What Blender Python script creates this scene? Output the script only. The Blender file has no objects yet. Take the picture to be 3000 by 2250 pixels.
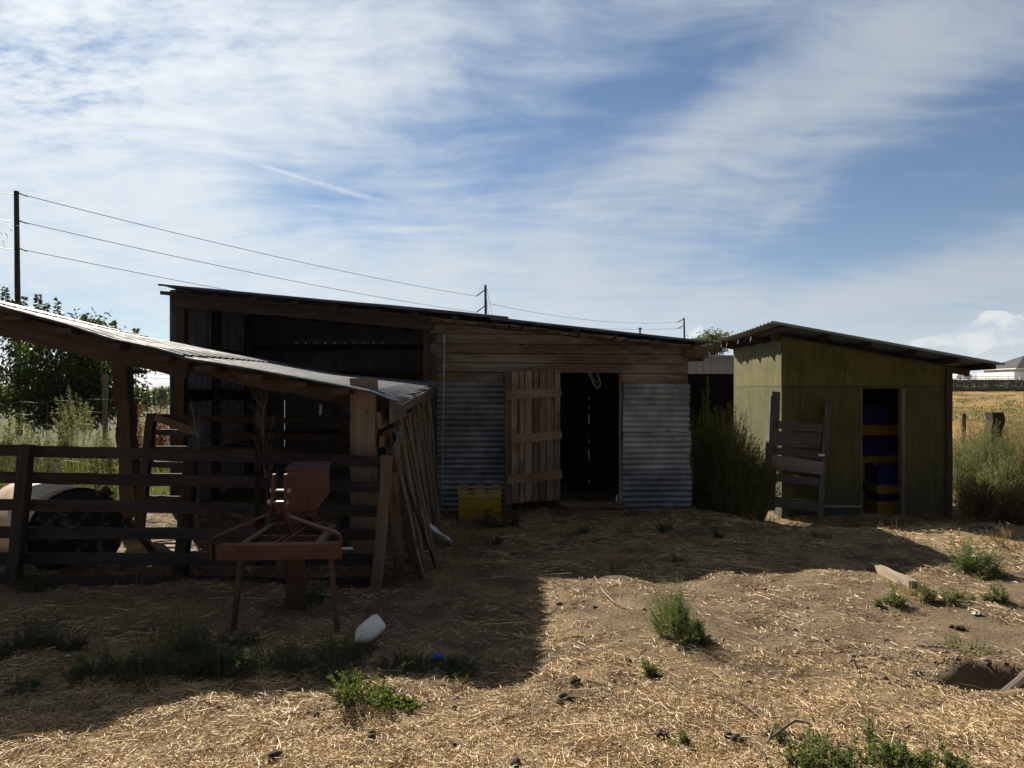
import bpy, math, random
import numpy as np
from mathutils import Vector, Matrix

R = math.radians
C = bpy.context.scene.collection
scene = bpy.context.scene
rng = np.random.default_rng(11)
random.seed(5)

# ------------------------------------------------------------------ camera
F, CXP, HY, EYE = 2140.0, 1500.0, 1140.0, 1.7      # focal length / centre / horizon of the photo in its pixels, eye height
cam_d = bpy.data.cameras.new('camera'); cam = bpy.data.objects.new('camera', cam_d); C.objects.link(cam)
cam.location = (0, 0, EYE); cam.rotation_euler = (R(90), 0, 0)
cam_d.sensor_width = 36.0; cam_d.lens = 36.0 * F / 3000.0
cam_d.shift_y = (HY - 1125.0) / 3000.0
cam_d.clip_start = 0.05; cam_d.clip_end = 40000
scene.camera = cam

# ------------------------------------------------------------------ light
SUN_AZ, SUN_EL = R(-31.0), R(35.0)                  # azimuth from +Y towards +X
sun_dir = Vector((math.sin(SUN_AZ) * math.cos(SUN_EL), math.cos(SUN_AZ) * math.cos(SUN_EL), math.sin(SUN_EL)))
sl = bpy.data.lights.new('sun', 'SUN'); sl.energy = 5.0; sl.angle = R(0.53); sl.color = (1.0, 0.90, 0.76)
so = bpy.data.objects.new('sun', sl); C.objects.link(so)
so.rotation_euler = (-sun_dir).to_track_quat('-Z', 'Y').to_euler(); so.location = (-8, 12, 20)

scene.view_settings.view_transform = 'Standard'
scene.view_settings.look = 'None'
EXPO = 1.1; scene.view_settings.exposure = EXPO
scene.view_settings.gamma = 1.0
scene.view_settings.use_curve_mapping = False
scene.cycles.max_bounces = 6
scene.cycles.diffuse_bounces = 3
scene.cycles.transparent_max_bounces = 12
scene.cycles.volume_bounces = 0
scene.cycles.use_denoising = True

class NT:
    """tiny node-tree helper"""
    def __init__(s, nt): s.nt = nt
    def n(s, t, **kw):
        x = s.nt.nodes.new(t)
        for k, v in kw.items(): setattr(x, k, v)
        return x
    def put(s, sock, v):
        if isinstance(v, bpy.types.NodeSocket): s.nt.links.new(v, sock)
        elif v is not None: sock.default_value = v
    def m(s, op, a, b=None, c=None, clamp=False):
        x = s.n('ShaderNodeMath', operation=op, use_clamp=clamp)
        s.put(x.inputs[0], a); s.put(x.inputs[1], b)
        if c is not None: s.put(x.inputs[2], c)
        return x.outputs[0]
    def v(s, op, a, b=None):
        x = s.n('ShaderNodeVectorMath', operation=op)
        s.put(x.inputs[0], a)
        if b is not None: s.put(x.inputs[1], b)
        return x.outputs['Value'] if op in ('DOT_PRODUCT', 'LENGTH') else x.outputs[0]
    def xyz(s, a, b, c):
        x = s.n('ShaderNodeCombineXYZ'); s.put(x.inputs[0], a); s.put(x.inputs[1], b); s.put(x.inputs[2], c); return x.outputs[0]
    def sep(s, a):
        x = s.n('ShaderNodeSeparateXYZ'); s.put(x.inputs[0], a); return x.outputs
    def mix(s, f, a, b, blend='MIX'):
        x = s.n('ShaderNodeMix', data_type='RGBA', blend_type=blend); x.clamp_factor = True
        s.put(x.inputs[0], f); s.put(x.inputs[6], c4(a)); s.put(x.inputs[7], c4(b)); return x.outputs[2]
    def ss(s, x, lo, hi):
        r = s.n('ShaderNodeMapRange', interpolation_type='SMOOTHSTEP'); s.put(r.inputs[0], x); s.put(r.inputs[1], lo); s.put(r.inputs[2], hi)
        return r.outputs[0]
    def mapr(s, x, lo, hi, a, b):
        r = s.n('ShaderNodeMapRange'); s.put(r.inputs[0], x)
        for i, q in enumerate((lo, hi, a, b)): s.put(r.inputs[i + 1], q)
        return r.outputs[0]
    def noise(s, vec, scale=5, detail=4, rough=.55, dist=0.0, col=False):
        x = s.n('ShaderNodeTexNoise'); s.put(x.inputs['Vector'], vec)
        for k, q in (('Scale', scale), ('Detail', detail), ('Roughness', rough), ('Distortion', dist)): s.put(x.inputs[k], q)
        return x.outputs['Color' if col else 'Fac']
    def vor(s, vec, scale=5, feature='F1', out='Distance', rnd=1.0):
        x = s.n('ShaderNodeTexVoronoi', feature=feature); s.put(x.inputs['Vector'], vec); s.put(x.inputs['Scale'], scale); s.put(x.inputs['Randomness'], rnd)
        return x.outputs[out]
    def mapping(s, vec, scale=(1, 1, 1), rot=(0, 0, 0), loc=(0, 0, 0)):
        x = s.n('ShaderNodeMapping'); s.put(x.inputs[0], vec); x.inputs['Scale'].default_value = scale; x.inputs['Rotation'].default_value = rot
        x.inputs['Location'].default_value = loc; return x.outputs[0]
    def bump(s, h, strength=.3, dist=.01):
        x = s.n('ShaderNodeBump'); x.inputs['Strength'].default_value = strength; x.inputs['Distance'].default_value = dist; s.put(x.inputs['Height'], h); return x.outputs[0]
def c4(a): return (*a, 1.0) if isinstance(a, tuple) and len(a) == 3 else a

# ------------------------------------------------------------------ sky
w = bpy.data.worlds.new('World'); scene.world = w; w.use_nodes = True
nt = w.node_tree; nt.nodes.clear(); T = NT(nt)
SKY = 0.05
TINT = (.35, .525, .655)
sky = T.n('ShaderNodeTexSky', sky_type='NISHITA'); sky.sun_disc = False
sky.sun_elevation = SUN_EL; sky.sun_rotation = SUN_AZ; sky.air_density = 1.0; sky.dust_density = 0.3; sky.ozone_density = 3.0; sky.altitude = 300
d = T.v('NORMALIZE', T.n('ShaderNodeTexCoord').outputs['Generated'])
dx, dy, dz = T.sep(d)
az = T.m('ARCTAN2', dx, dy); el = T.m('ARCSINE', dz)
# cirrus sheet: the direction projected on a flat layer high above, so streaks close up towards the horizon
den = T.m('ADD', T.m('MAXIMUM', dz, 0.0), 0.16)
lay = T.xyz(T.m('DIVIDE', dx, den), T.m('DIVIDE', dy, den), 0.0)
warp = T.n('ShaderNodeVectorMath', operation='MULTIPLY_ADD')
T.put(warp.inputs[0], T.v('SUBTRACT', T.noise(lay, 1.1, 3, .5, col=True), (.5, .5, .5))); warp.inputs[1].default_value = (.55, .55, 0); T.put(warp.inputs[2], lay)
lw = warp.outputs[0]
n1 = T.noise(T.mapping(lw, (1.5, .55, 1), (0, 0, R(38))), 1.5, 9, .58)
n2 = T.noise(T.mapping(lw, (.9, 3.4, 1), (0, 0, R(-30))), 2.4, 9, .62)
n3 = T.noise(lw, 8.0, 6, .65)
def blob(px, py, sx, sy, rot, amp):
    a0 = math.atan((px - CXP) / F); e0 = math.atan((HY - py) / F * math.cos(a0))
    sx, sy, r = sx / F, sy / F, R(rot)
    u = T.m('SUBTRACT', az, a0); q = T.m('SUBTRACT', el, e0)
    a = T.m('DIVIDE', T.m('ADD', T.m('MULTIPLY', u, math.cos(r)), T.m('MULTIPLY', q, math.sin(r))), sx)
    b = T.m('DIVIDE', T.m('SUBTRACT', T.m('MULTIPLY', q, math.cos(r)), T.m('MULTIPLY', u, math.sin(r))), sy)
    e = T.m('EXPONENT', T.m('MULTIPLY', T.m('ADD', T.m('MULTIPLY', a, a), T.m('MULTIPLY', b, b)), -1.0))
    return T.m('MULTIPLY', e, amp)
cov = T.m('ADD', T.m('MULTIPLY', T.m('SUBTRACT', n1, .5), 1.5), T.m('MULTIPLY', T.m('SUBTRACT', n2, .5), 1.35))
cov = T.m('ADD', cov, T.m('MULTIPLY', T.m('SUBTRACT', n3, .5), .34))
for b in ((150, 420, 900, 420, 0, .55), (2250, 370, 800, 185, 24, .46), (1250, 830, 1500, 150, -4, .42), (950, 130, 700, 150, 0, .34),
          (2750, 60, 560, 170, 10, .36), (2750, 850, 520, 70, 7, .42), (1950, 260, 380, 85, 14, -.62), (1290, 330, 210, 130, 20, -.34),
          (840, 545, 260, 80, -10, -.42), (2790, 560, 400, 115, 24, -.66), (2450, 850, 700, 70, 5, .30), (2350, 770, 330, 45, -8, -.22), (2880, 330, 200, 70, 22, -.25),
          (330, 140, 130, 90, 30, -.25), (470, 1000, 350, 110, 0, -.15)):
    cov = T.m('ADD', cov, blob(*b))
front = T.m('MULTIPLY', T.ss(dy, .05, .55), T.m('SUBTRACT', 1.0, T.ss(el, R(29), R(50))))   # frontal sky; the unseen rest is darkened to deepen the shade below
dens0 = 0
n4 = T.noise(T.mapping(lay, (1.0, 1.5, 1), (0, 0, R(25))), 16, 5, .6)      # broken mackerel patches near the sun
cov = T.m('ADD', cov, T.m('MULTIPLY', T.m('ADD', blob(110, 215, 260, 150, 0, 1.0), blob(620, 90, 420, 120, -8, .45)), T.m('MULTIPLY', T.m('SUBTRACT', n4, .52), 2.2)))
dens = T.ss(cov, -.42, .90)
# old vapour trail
tr = blob(880, 520, 330, 9, -12.6, 1.0)
tn = T.noise(T.xyz(T.m('MULTIPLY', az, 1.0), T.m('MULTIPLY', el, 1.0), .7), 60, 4, .6); tr = T.m('MULTIPLY', tr, T.ss(tn, .15, .6)); tr2 = blob(780, 498, 200, 15, -12.5, .7); tr = T.m('MAXIMUM', tr, T.m('MULTIPLY', tr2, T.ss(tn, .3, .62)))
dens = T.m('MAXIMUM', dens, T.m('MULTIPLY', tr, .78))
# small heaps of cumulus low over the right horizon
cn = T.noise(T.xyz(T.m('MULTIPLY', az, 1.0), T.m('MULTIPLY', el, 1.5), .3), 24, 9, .62)
cm = T.m('MAXIMUM', blob(2900, 975, 130, 55, 12, 1.0), T.m('MAXIMUM', blob(2740, 1000, 90, 24, 12, .9), blob(2040, 972, 34, 24, 30, .9)))
cu = T.ss(T.m('ADD', T.m('MULTIPLY', cm, .62), cn),   .80, .89)
cs = T.noise(T.xyz(T.m('ADD', az, .012), T.m('MULTIPLY', T.m('SUBTRACT', el, .010), 1.5), .3), 24, 9, .62)
cl = T.ss(T.m('SUBTRACT', cn, cs), -.12, .10)         # heaps are brighter on the side that faces the sun
sd = T.m('MAXIMUM', T.v('DOT_PRODUCT', d, tuple(sun_dir)), 0.0)
glow = T.m('POWER', sd, 5.0)
glare = T.m('POWER', sd, 22.0)
k = 1.0 / SKY / 2 ** EXPO
def kk(c): return tuple(q * k for q in c)
ccol = T.mix(glow, kk((.40, .46, .54)), kk((.86, .93, .97)))
ccol = T.mix(T.m('MULTIPLY', glare, .6), ccol, kk((1.1, 1.1, 1.08)))
skyc = T.mix(1.0, sky.outputs[0], TINT, 'MULTIPLY')
col = T.mix(T.m('MULTIPLY', dens, .93), skyc, ccol)
col = T.mix(T.m('MULTIPLY', cu, .9), col, T.mix(cl, kk((.38, .48, .62)), kk((.80, .79, .76))))
hz = T.m('EXPONENT', T.m('MULTIPLY', T.m('ABSOLUTE', el), -14.0))
col = T.mix(T.m('MULTIPLY', hz, .5), col, kk((.52, .62, .73)))
added_dark_sky = T.mix(T.ss(n1, .35, .65), kk((.085, .092, .106)), kk((.16, .17, .185)))  # made-up dark cloud overhead and behind the camera, added to deepen the shade
col = T.mix(T.m('MULTIPLY', T.m('SUBTRACT', 1.0, front), .94), col, added_dark_sky)
bg = T.n('ShaderNodeBackground'); bg.inputs[1].default_value = SKY; T.put(bg.inputs[0], col)
T.put(T.n('ShaderNodeOutputWorld').inputs[0], bg.outputs[0])

# ------------------------------------------------------------------ where things are
def at(px, py, dist):
    """world point seen at photo pixel (px, py) when it stands dist metres away"""
    return Vector(((px - CXP) / F * dist, dist, EYE + (HY - py) / F * dist))
def sst(x, a, b):
    t = np.clip((np.asarray(x, float) - a) / (b - a), 0, 1); return t * t * (3 - 2 * t)
_wv = [(rng.uniform(0, 6.28), 2 * math.pi / L, rng.uniform(0, 6.28), A) for L, A in
       [(3.1, .012), (2.2, .012), (1.6, .011), (1.1, .010), (.83, .009), (.61, .0075), (.47, .006), (.36, .005), (.29, .004), (.23, .0032), (.19, .0025)]]
HOLE = (2.86, 4.26)
def G(x, y):
    x = np.asarray(x, float); y = np.asarray(y, float)
    z = -.24 * sst(x, 2.4, 3.9) * sst(y, 8.4, 10.6) * (1 - sst(y, 18, 40))
    z = z + 1.25 * sst(x, 4, 18) * np.clip((y - 14) / 150, 0, 1) ** 1.15 * (1 - sst(y, 180, 185))
    z = z - .5 * sst(y, 12, 40) * (1 - sst(x, -6, 3))
    fade = 1 - sst(np.hypot(x, y - 6), 9, 22)
    b = 0
    for a, kf, ph, A in _wv: b = b + A * np.sin(kf * (x * math.cos(a) + y * math.sin(a)) + ph)
    z = z + b * fade
    r = np.hypot((x - HOLE[0]) / .33, (y - HOLE[1]) / .19); _a = np.arctan2((y - HOLE[1]) / .19, (x - HOLE[0]) / .33); r = r * (1 + .13 * np.sin(3 * _a + .8) + .09 * np.sin(5 * _a + 2) + .06 * np.sin(11 * _a + .4))
    z = z - .20 * (1 - sst(r, .35, 1.05)) + .018 * np.exp(-((r - 1.25) / .28) ** 2)
    return z
def g1(x, y): return float(G(x, y))
def gp(px, py):
    """ground point seen at photo pixel"""
    dd = EYE * F / (py - HY)
    for _ in range(12): dd = dd * .5 + .5 * (EYE - g1((px - CXP) / F * dd, dd)) * F / (py - HY)
    x = (px - CXP) / F * dd; return Vector((x, dd, g1(x, dd)))

# ------------------------------------------------------------------ object helpers
def base_of(o): return Vector(o['_b']) if '_b' in o else Vector((0, 0, 0))
_base = {}
def mesh_obj(name, me, mat, parent=None, loc=None):
    o = bpy.data.objects.new(name, me); C.objects.link(o)
    if mat is not None: me.materials.append(mat)
    if parent is not None:
        o.parent = parent; b = _base[parent.name]
    else:
        b = Vector(loc) if loc is not None else Vector((0, 0, 0)); o.location = b
    if b.length > 0: me.transform(Matrix.Translation(-b))
    _base[o.name] = b
    return o
def tag(o, label, cat, group=None, kind=None):
    if label: o['label'] = label
    if cat: o['category'] = cat
    if group: o['group'] = group
    if kind: o['kind'] = kind
    return o
def thing(name, label, cat, loc, group=None):
    o = bpy.data.objects.new(name, None); C.objects.link(o); o.location = Vector(loc); o.empty_display_size = .1
    _base[o.name] = Vector(loc)
    return tag(o, label, cat, group)
def copy_tree(o, parent=None):
    c = o.copy(); C.objects.link(c); _base[c.name] = _base[o.name]
    if parent is not None: c.parent = parent
    for ch in list(o.children): copy_tree(ch, c)
    return c

class MB:
    """collects shapes (world coordinates) and links them as one mesh object"""
    def __init__(s): s.v = []; s.f = []; s.uv = []
    def add(s, vs, fs, uvs=None):
        o = len(s.v); s.v += [tuple(q) for q in vs]
        for i, f in enumerate(fs):
            s.f.append(tuple(o + j for j in f))
            s.uv.append(uvs[i] if uvs else [(vs[j][0] + vs[j][1], vs[j][2]) for j in f])
    def beam(s, p0, p1, w, h, up=(0, 0, 1), segs=1, jit=0.0, w1=None, h1=None):
        """squared timber from p0 to p1; w across, h along up"""
        p0, p1 = Vector(p0), Vector(p1); L = (p1 - p0).length; t = (p1 - p0).normalized()
        u = Vector(up); sd = t.cross(u)
        if sd.length < 1e-4: sd = t.cross(Vector((0, 1, 0)))
        sd.normalize(); u = sd.cross(t).normalized()
        w1 = w if w1 is None else w1; h1 = h if h1 is None else h1
        vs = []; ou, ov = random.uniform(0, 50), random.uniform(0, 50)
        for i in range(segs + 1):
            a = i / segs; c = p0.lerp(p1, a); ww = w + (w1 - w) * a; hh = h + (h1 - h) * a
            j = (lambda: random.uniform(-jit, jit)) if jit else (lambda: 0.0)
            jx, jy = j(), j()
            for q, r in ((-1, -1), (1, -1), (1, 1), (-1, 1)):
                vs.append(c + sd * (q * ww / 2 + jx + j() * .5) + u * (r * hh / 2 + jy + j() * .5))
        fs, uvs = [], []
        per = (0, w, w + h, 2 * w + h, 2 * w + 2 * h)
        for i in range(segs):
            for k_ in range(4):
                k2 = (k_ + 1) % 4
                fs.append((i * 4 + k_, i * 4 + k2, i * 4 + 4 + k2, i * 4 + 4 + k_))
                u0, u1 = ou + L * i / segs, ou + L * (i + 1) / segs; v0, v1 = ov + per[k_], ov + per[k_ + 1]
                uvs.append([(u0, v0), (u0, v1), (u1, v1), (u1, v0)])
        e = segs * 4
        fs += [(3, 2, 1, 0), (e, e + 1, e + 2, e + 3)]
        uvs += [[(ou, ov), (ou + .01, ov), (ou + .01, ov + h), (ou, ov + h)]] * 2
        s.add(vs, fs, uvs); return s
    def box(s, c, size, rz=0.0):
        c = Vector(c); m = Matrix.Rotation(rz, 3, 'Z'); a = m @ Vector((size[0] / 2, 0, 0))
        return s.beam(c - a, c + a, size[1], size[2])
    def tube(s, pts, r, n=6, caps=True):
        pts = [Vector(p) for p in pts]; rs = r if isinstance(r, (list, tuple)) else [r] * len(pts)
        vs = []; acc = 0; fs = []; uvs = []; ref = None; ou = random.uniform(0, 40); ls = []
        for i, p in enumerate(pts):
            t = (pts[min(i + 1, len(pts) - 1)] - pts[max(i - 1, 0)]).normalized()
            if ref is None: ref = t.orthogonal().normalized()
            a = (ref - t * ref.dot(t)).normalized(); ref = a; b = t.cross(a)
            if i: acc += (p - pts[i - 1]).length
            ls.append(acc)
            for k_ in range(n):
                an = 2 * math.pi * k_ / n; vs.append(p + (a * math.cos(an) + b * math.sin(an)) * rs[i])
        for i in range(len(pts) - 1):
            for k_ in range(n):
                k2 = (k_ + 1) % n; fs.append((i * n + k_, i * n + k2, (i + 1) * n + k2, (i + 1) * n + k_))
                v0, v1 = 6.28 * rs[i] * k_ / n, 6.28 * rs[i] * (k_ + 1) / n
                uvs.append([(ou + ls[i], v0), (ou + ls[i], v1), (ou + ls[i + 1], v1), (ou + ls[i + 1], v0)])
        if caps:
            fs += [tuple(reversed(range(n))), tuple(range((len(pts) - 1) * n, len(pts) * n))]; uvs += [[(ou, 0)] * n] * 2
        s.add(vs, fs, uvs); return s
    def grid(s, P, uscale=1.0):
        """P[i][j] -> sheet"""
        ni, nj = len(P), len(P[0]); vs = [Vector(p) for row in P for p in row]; fs, uvs = [], []
        du = (vs[(ni - 1) * nj] - vs[0]).length / (ni - 1); dv = sum((vs[j + 1] - vs[j]).length for j in range(nj - 1)) / (nj - 1)
        for i in range(ni - 1):
            for j in range(nj - 1):
                fs.append((i * nj + j, (i + 1) * nj + j, (i + 1) * nj + j + 1, i * nj + j + 1))
                uvs.append([(i * du, j * dv), ((i + 1) * du, j * dv), ((i + 1) * du, (j + 1) * dv), (i * du, (j + 1) * dv)])
        s.add(vs, fs, uvs); return s
    def prism(s, poly, y0, y1):
        """outline in the XZ plane pushed from y0 (front) to y1"""
        n = len(poly); vs = [Vector((x, y0, z)) for x, z in poly] + [Vector((x, y1, z)) for x, z in poly]
        fs = [tuple(range(n)), tuple(range(2 * n - 1, n - 1, -1))] + [(i, i + n, (i + 1) % n + n, (i + 1) % n) for i in range(n)]
        uvs = [[(vs[j].x, vs[j].z) for j in f] if k_ < 2 else [(vs[j].x + vs[j].y, vs[j].z) for j in f] for k_, f in enumerate(fs)]
        s.add(vs, fs, uvs); return s
    def lathe(s, prof, n=24, M=Matrix.Identity(4)):
        """prof: (radius, height) pairs turned about local z, placed by M"""
        vs, fs, uvs = [], [], []
        for r, z in prof:
            for k_ in range(n):
                a = 2 * math.pi * k_ / n; vs.append(M @ Vector((r * math.cos(a), r * math.sin(a), z)))
        for i in range(len(prof) - 1):
            for k_ in range(n):
                k2 = (k_ + 1) % n; fs.append((i * n + k_, i * n + k2, (i + 1) * n + k2, (i + 1) * n + k_))
                uvs.append([(k_ / n * 3, prof[i][1]), ((k_ + 1) / n * 3, prof[i][1]), ((k_ + 1) / n * 3, prof[i + 1][1]), (k_ / n * 3, prof[i + 1][1])])
        s.add(vs, fs, uvs); return s
    def build(s, name, mat, parent=None, loc=None, smooth=False, bevel=0.0):
        me = bpy.data.meshes.new(name); me.from_pydata(s.v, [], s.f); me.update()
        uvl = me.uv_layers.new(name='UVMap'); flat = [q for f in s.uv for p in f for q in p]
        uvl.data.foreach_set('uv', flat)
        if smooth: me.polygons.foreach_set('use_smooth', [True] * len(me.polygons))
        o = mesh_obj(name, me, mat, parent, loc)
        if bevel:
            b = o.modifiers.new('bevel', 'BEVEL'); b.width = bevel; b.segments = 2; b.limit_method = 'ANGLE'; b.angle_limit = R(40)
        return o

class AB:
    """collects numpy quads; for leaves, blades and straw"""
    def __init__(s): s.V = []; s.Fq = []; s.n = 0
    def add(s, V, Fq): s.V.append(V.reshape(-1, 3)); s.Fq.append(Fq + s.n); s.n += len(s.V[-1])
    def ribbons(s, P, D, L, W, bend=None, seg=2, prof=None):
        n = len(P); D = D / np.linalg.norm(D, axis=1, keepdims=True)
        q = rng.normal(size=(n, 3)); S = np.cross(D, q); S /= np.linalg.norm(S, axis=1, keepdims=True) + 1e-9
        prof = prof or [1.0] * seg + [.25]
        V = np.zeros((n, seg + 1, 2, 3))
        for i in range(seg + 1):
            t = i / seg; c = P + D * (L * t)[:, None]
            if bend is not None: c = c + bend * (t * t)
            ww = (W * prof[i] / 2)[:, None]; V[:, i, 0] = c - S * ww; V[:, i, 1] = c + S * ww
        b = (np.arange(n) * (seg + 1) * 2)[:, None]
        Fs = [b + np.array([[2 * i, 2 * i + 1, 2 * i + 3, 2 * i + 2]]) for i in range(seg)]
        s.add(V, np.concatenate(Fs))
    def leaves(s, P, D, L, W, S=None):
        n = len(P); D = D / (np.linalg.norm(D, axis=1, keepdims=True) + 1e-9)
        if S is None: S = np.cross(D, rng.normal(size=(n, 3)))
        S = S / (np.linalg.norm(S, axis=1, keepdims=True) + 1e-9)
        nn = np.cross(D, S); L = L[:, None]; W = W[:, None]
        V = np.stack([P, P + D * L * .45 + S * W * .5 + nn * W * .12, P + D * L - nn * L * .08, P + D * L * .45 - S * W * .5 + nn * W * .12], 1)
        s.add(V, (np.arange(n) * 4)[:, None] + np.arange(4)[None])
    def build(s, name, mat, parent=None, loc=None):
        V = np.concatenate(s.V); Q = np.concatenate(s.Fq)
        me = bpy.data.meshes.new(name); me.vertices.add(len(V)); me.vertices.foreach_set('co', V.astype(np.float32).ravel())
        me.loops.add(Q.size); me.loops.foreach_set('vertex_index', Q.astype(np.int32).ravel())
        me.polygons.add(len(Q)); me.polygons.foreach_set('loop_start', np.arange(0, Q.size, 4, dtype=np.int32))
        me.update(calc_edges=True)
        return mesh_obj(name, me, mat, parent, loc)

# ------------------------------------------------------------------ materials
def new_mat(name):
    m = bpy.data.materials.new(name); m.use_nodes = True; t = NT(m.node_tree); b = m.node_tree.nodes['Principled BSDF']
    return m, t, b
def uvc(t): return t.n('ShaderNodeTexCoord').outputs['UV']
def objc(t): return t.n('ShaderNodeNewGeometry').outputs['Position']
def isl(t): return t.n('ShaderNodeNewGeometry').outputs['Random Per Island']
def wood(name, c1, c2, var=.35, grey=None, knots=True, rough=.85, bump=.5, grain=26, spec=.25):
    m, t, b = new_mat(name); uv = uvc(t); r = isl(t)
    uvo = t.v('ADD', uv, t.xyz(t.m('MULTIPLY', r, 37.0), t.m('MULTIPLY', r, 11.0), 0.0))
    wv = t.n('ShaderNodeVectorMath', operation='MULTIPLY_ADD'); t.put(wv.inputs[0], t.noise(uvo, 2.2, 2, .5, col=True)); wv.inputs[1].default_value = (.0, .05, 0); t.put(wv.inputs[2], uvo)
    g = t.noise(t.mapping(wv.outputs[0], (1.1, grain, 1)), 1.6, 7, .62, .3)
    big = t.noise(t.mapping(uvo, (1.0, 3.0, 1)), 1.7, 4, .6)
    f = t.m('ADD', t.m('MULTIPLY', g, .75), t.m('MULTIPLY', big, .35))
    col = t.mix(t.ss(f, .35, .78), c1, c2)
    if grey: col = t.mix(t.m('MULTIPLY', t.ss(t.noise(t.mapping(uvo, (.7, 2.2, 1)), 1.3, 5, .62), .42, .66), .8), col, grey)
    if knots:
        kd = t.vor(t.mapping(uvo, (2.1, 7.5, 1)), 1.0); kn = t.m('SUBTRACT', 1.0, t.ss(kd, .04, .13))
        col = t.mix(t.m('MULTIPLY', kn, .75), col, tuple(q * .22 for q in c1))
    col = t.mix(1.0, col, t.mix(r, (1 - var,) * 3, (1 + var, 1 + var * .95, 1 + var * .9)), 'MULTIPLY')
    cr = t.ss(t.noise(t.mapping(uvo, (.8, grain * 1.7, 1)), 1.4, 3, .5), .62, .70)   # checks that open along the grain
    col = t.mix(t.m('MULTIPLY', cr, .6), col, tuple(q * .25 for q in c1))
    t.put(b.inputs['Base Color'], col); b.inputs['Roughness'].default_value = rough; b.inputs['Specular IOR Level'].default_value = spec
    t.put(b.inputs['Normal'], t.bump(t.m('SUBTRACT', g, t.m('MULTIPLY', cr, .8)), bump, .006))
    return m
def metal(name, c, rust=.0, rough=.42, metallic=.75, spangle=True, stain=.25):
    m, t, b = new_mat(name); p = objc(t); col = c
    n = t.noise(p, 3.0, 6, .65); n2 = t.noise(t.mapping(p, (6, 6, 1.2)), 1.6, 6, .65)
    col = t.mix(t.ss(n, .3, .75), tuple(q * (1 - stain) for q in c), tuple(min(1, q * (1 + stain)) for q in c))
    if spangle: col = t.mix(t.m('MULTIPLY', t.vor(p, 55, out='Color'), .18), col, tuple(q * 1.6 for q in c))
    if rust:
        f = t.m('MULTIPLY', t.ss(t.m('ADD', t.m('MULTIPLY', n, .5), t.m('MULTIPLY', n2, .5)), .62 - rust * .2, .74 - rust * .15), .85)
        col = t.mix(f, col, (.11, .055, .03)); t.put(b.inputs['Metallic'], t.m('MULTIPLY', t.m('SUBTRACT', 1.0, f), metallic))
    else: b.inputs['Metallic'].default_value = metallic
    t.put(b.inputs['Base Color'], col); t.put(b.inputs['Roughness'], t.mapr(n2, .3, .7, rough - .08, rough + .18))
    t.put(b.inputs['Normal'], t.bump(n, .25, .01))
    return m
def paint(name, c, wear=None, wearc=(.1, .06, .04), rough=.55, nscale=6, metallic=0, var=.2, spec=.4):
    m, t, b = new_mat(name); p = objc(t); n = t.noise(p, nscale, 7, .65)
    col = t.mix(t.ss(n, .3, .7), tuple(q * (1 - var) for q in c), tuple(min(1, q * (1 + var)) for q in c))
    if wear is not None: col = t.mix(t.ss(t.noise(p, nscale * 2.2, 8, .7), wear, wear + .06), col, wearc)
    t.put(b.inputs['Base Color'], col); b.inputs['Roughness'].default_value = rough; b.inputs['Metallic'].default_value = metallic; b.inputs['Specular IOR Level'].default_value = spec
    t.put(b.inputs['Normal'], t.bump(n, .15, .01))
    return m
def leafm(name, c1, c2, trans=.35, rough=.6):
    m, t, b = new_mat(name); r = isl(t); p = objc(t)
    col = t.mix(t.m('ADD', t.m('MULTIPLY', r, .6), t.m('MULTIPLY', t.noise(p, 2.5, 3), .4)), c1, c2)
    t.put(b.inputs['Base Color'], col); b.inputs['Roughness'].default_value = rough; b.inputs['Specular IOR Level'].default_value = .25
    tr = t.n('ShaderNodeBsdfTranslucent'); t.put(tr.inputs[0], t.mix(1.0, col, (1.25, 1.3, .7), 'MULTIPLY'))
    mx = t.n('ShaderNodeMixShader'); mx.inputs[0].default_value = trans; t.put(mx.inputs[1], b.outputs[0]); t.put(mx.inputs[2], tr.outputs[0])
    t.put(m.node_tree.nodes['Material Output'].inputs[0], mx.outputs[0])
    return m

M_PLANK = wood('barn_plank', (.060, .044, .035), (.17, .122, .090), .50, (.27, .235, .20))
M_DOOR = wood('door_board', (.055, .038, .028), (.22, .155, .115), .42, (.25, .205, .165))
M_PLANKL = wood('pale_plank', (.085, .070, .057), (.205, .168, .132), .30, (.27, .24, .205))
M_BEAM = wood('old_beam', (.036, .027, .023), (.082, .060, .050), .30)
M_DARK = wood('dark_rail', (.020, .017, .016), (.050, .044, .042), .28, (.062, .058, .056))
M_GREYW = wood('grey_board', (.085, .062, .045), (.19, .145, .105), .28, (.20, .17, .14))
M_POSTW = wood('split_post', (.095, .070, .050), (.225, .170, .120), .1, (.23, .19, .155), grain=18, bump=.9)
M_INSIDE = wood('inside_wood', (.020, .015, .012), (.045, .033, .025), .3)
M_PALEW = wood('pale_timber', (.17, .135, .10), (.36, .30, .22), .15, (.29, .26, .22))
M_POLE = wood('creosote_pole', (.030, .022, .018), (.062, .045, .036), .1)
M_GALV = metal('galvanized_sheet', (.28, .305, .33), .16, .55, .45, stain=.45)
M_ROOF = metal('roof_sheet', (.095, .112, .138), .0, .60, .25, stain=.4)
M_ROOF.node_tree.nodes['Principled BSDF'].inputs['Specular IOR Level'].default_value = .12
M_RIB = metal('ribbed_panel', (.11, .125, .15), .0, .6, .2, spangle=False)
M_STEEL = metal('bright_steel', (.55, .54, .52), .0, .35, .9, False)
M_RUSTED = metal('rusty_iron', (.10, .055, .04), .5, .7, .3, False)
M_WIRE = metal('grey_wire', (.12, .11, .11), .1, .6, .4, False)
M_REDP = paint('red_oxide_paint', (.095, .031, .026), .55, (.062, .036, .026), .55, 9, spec=.4)
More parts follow.
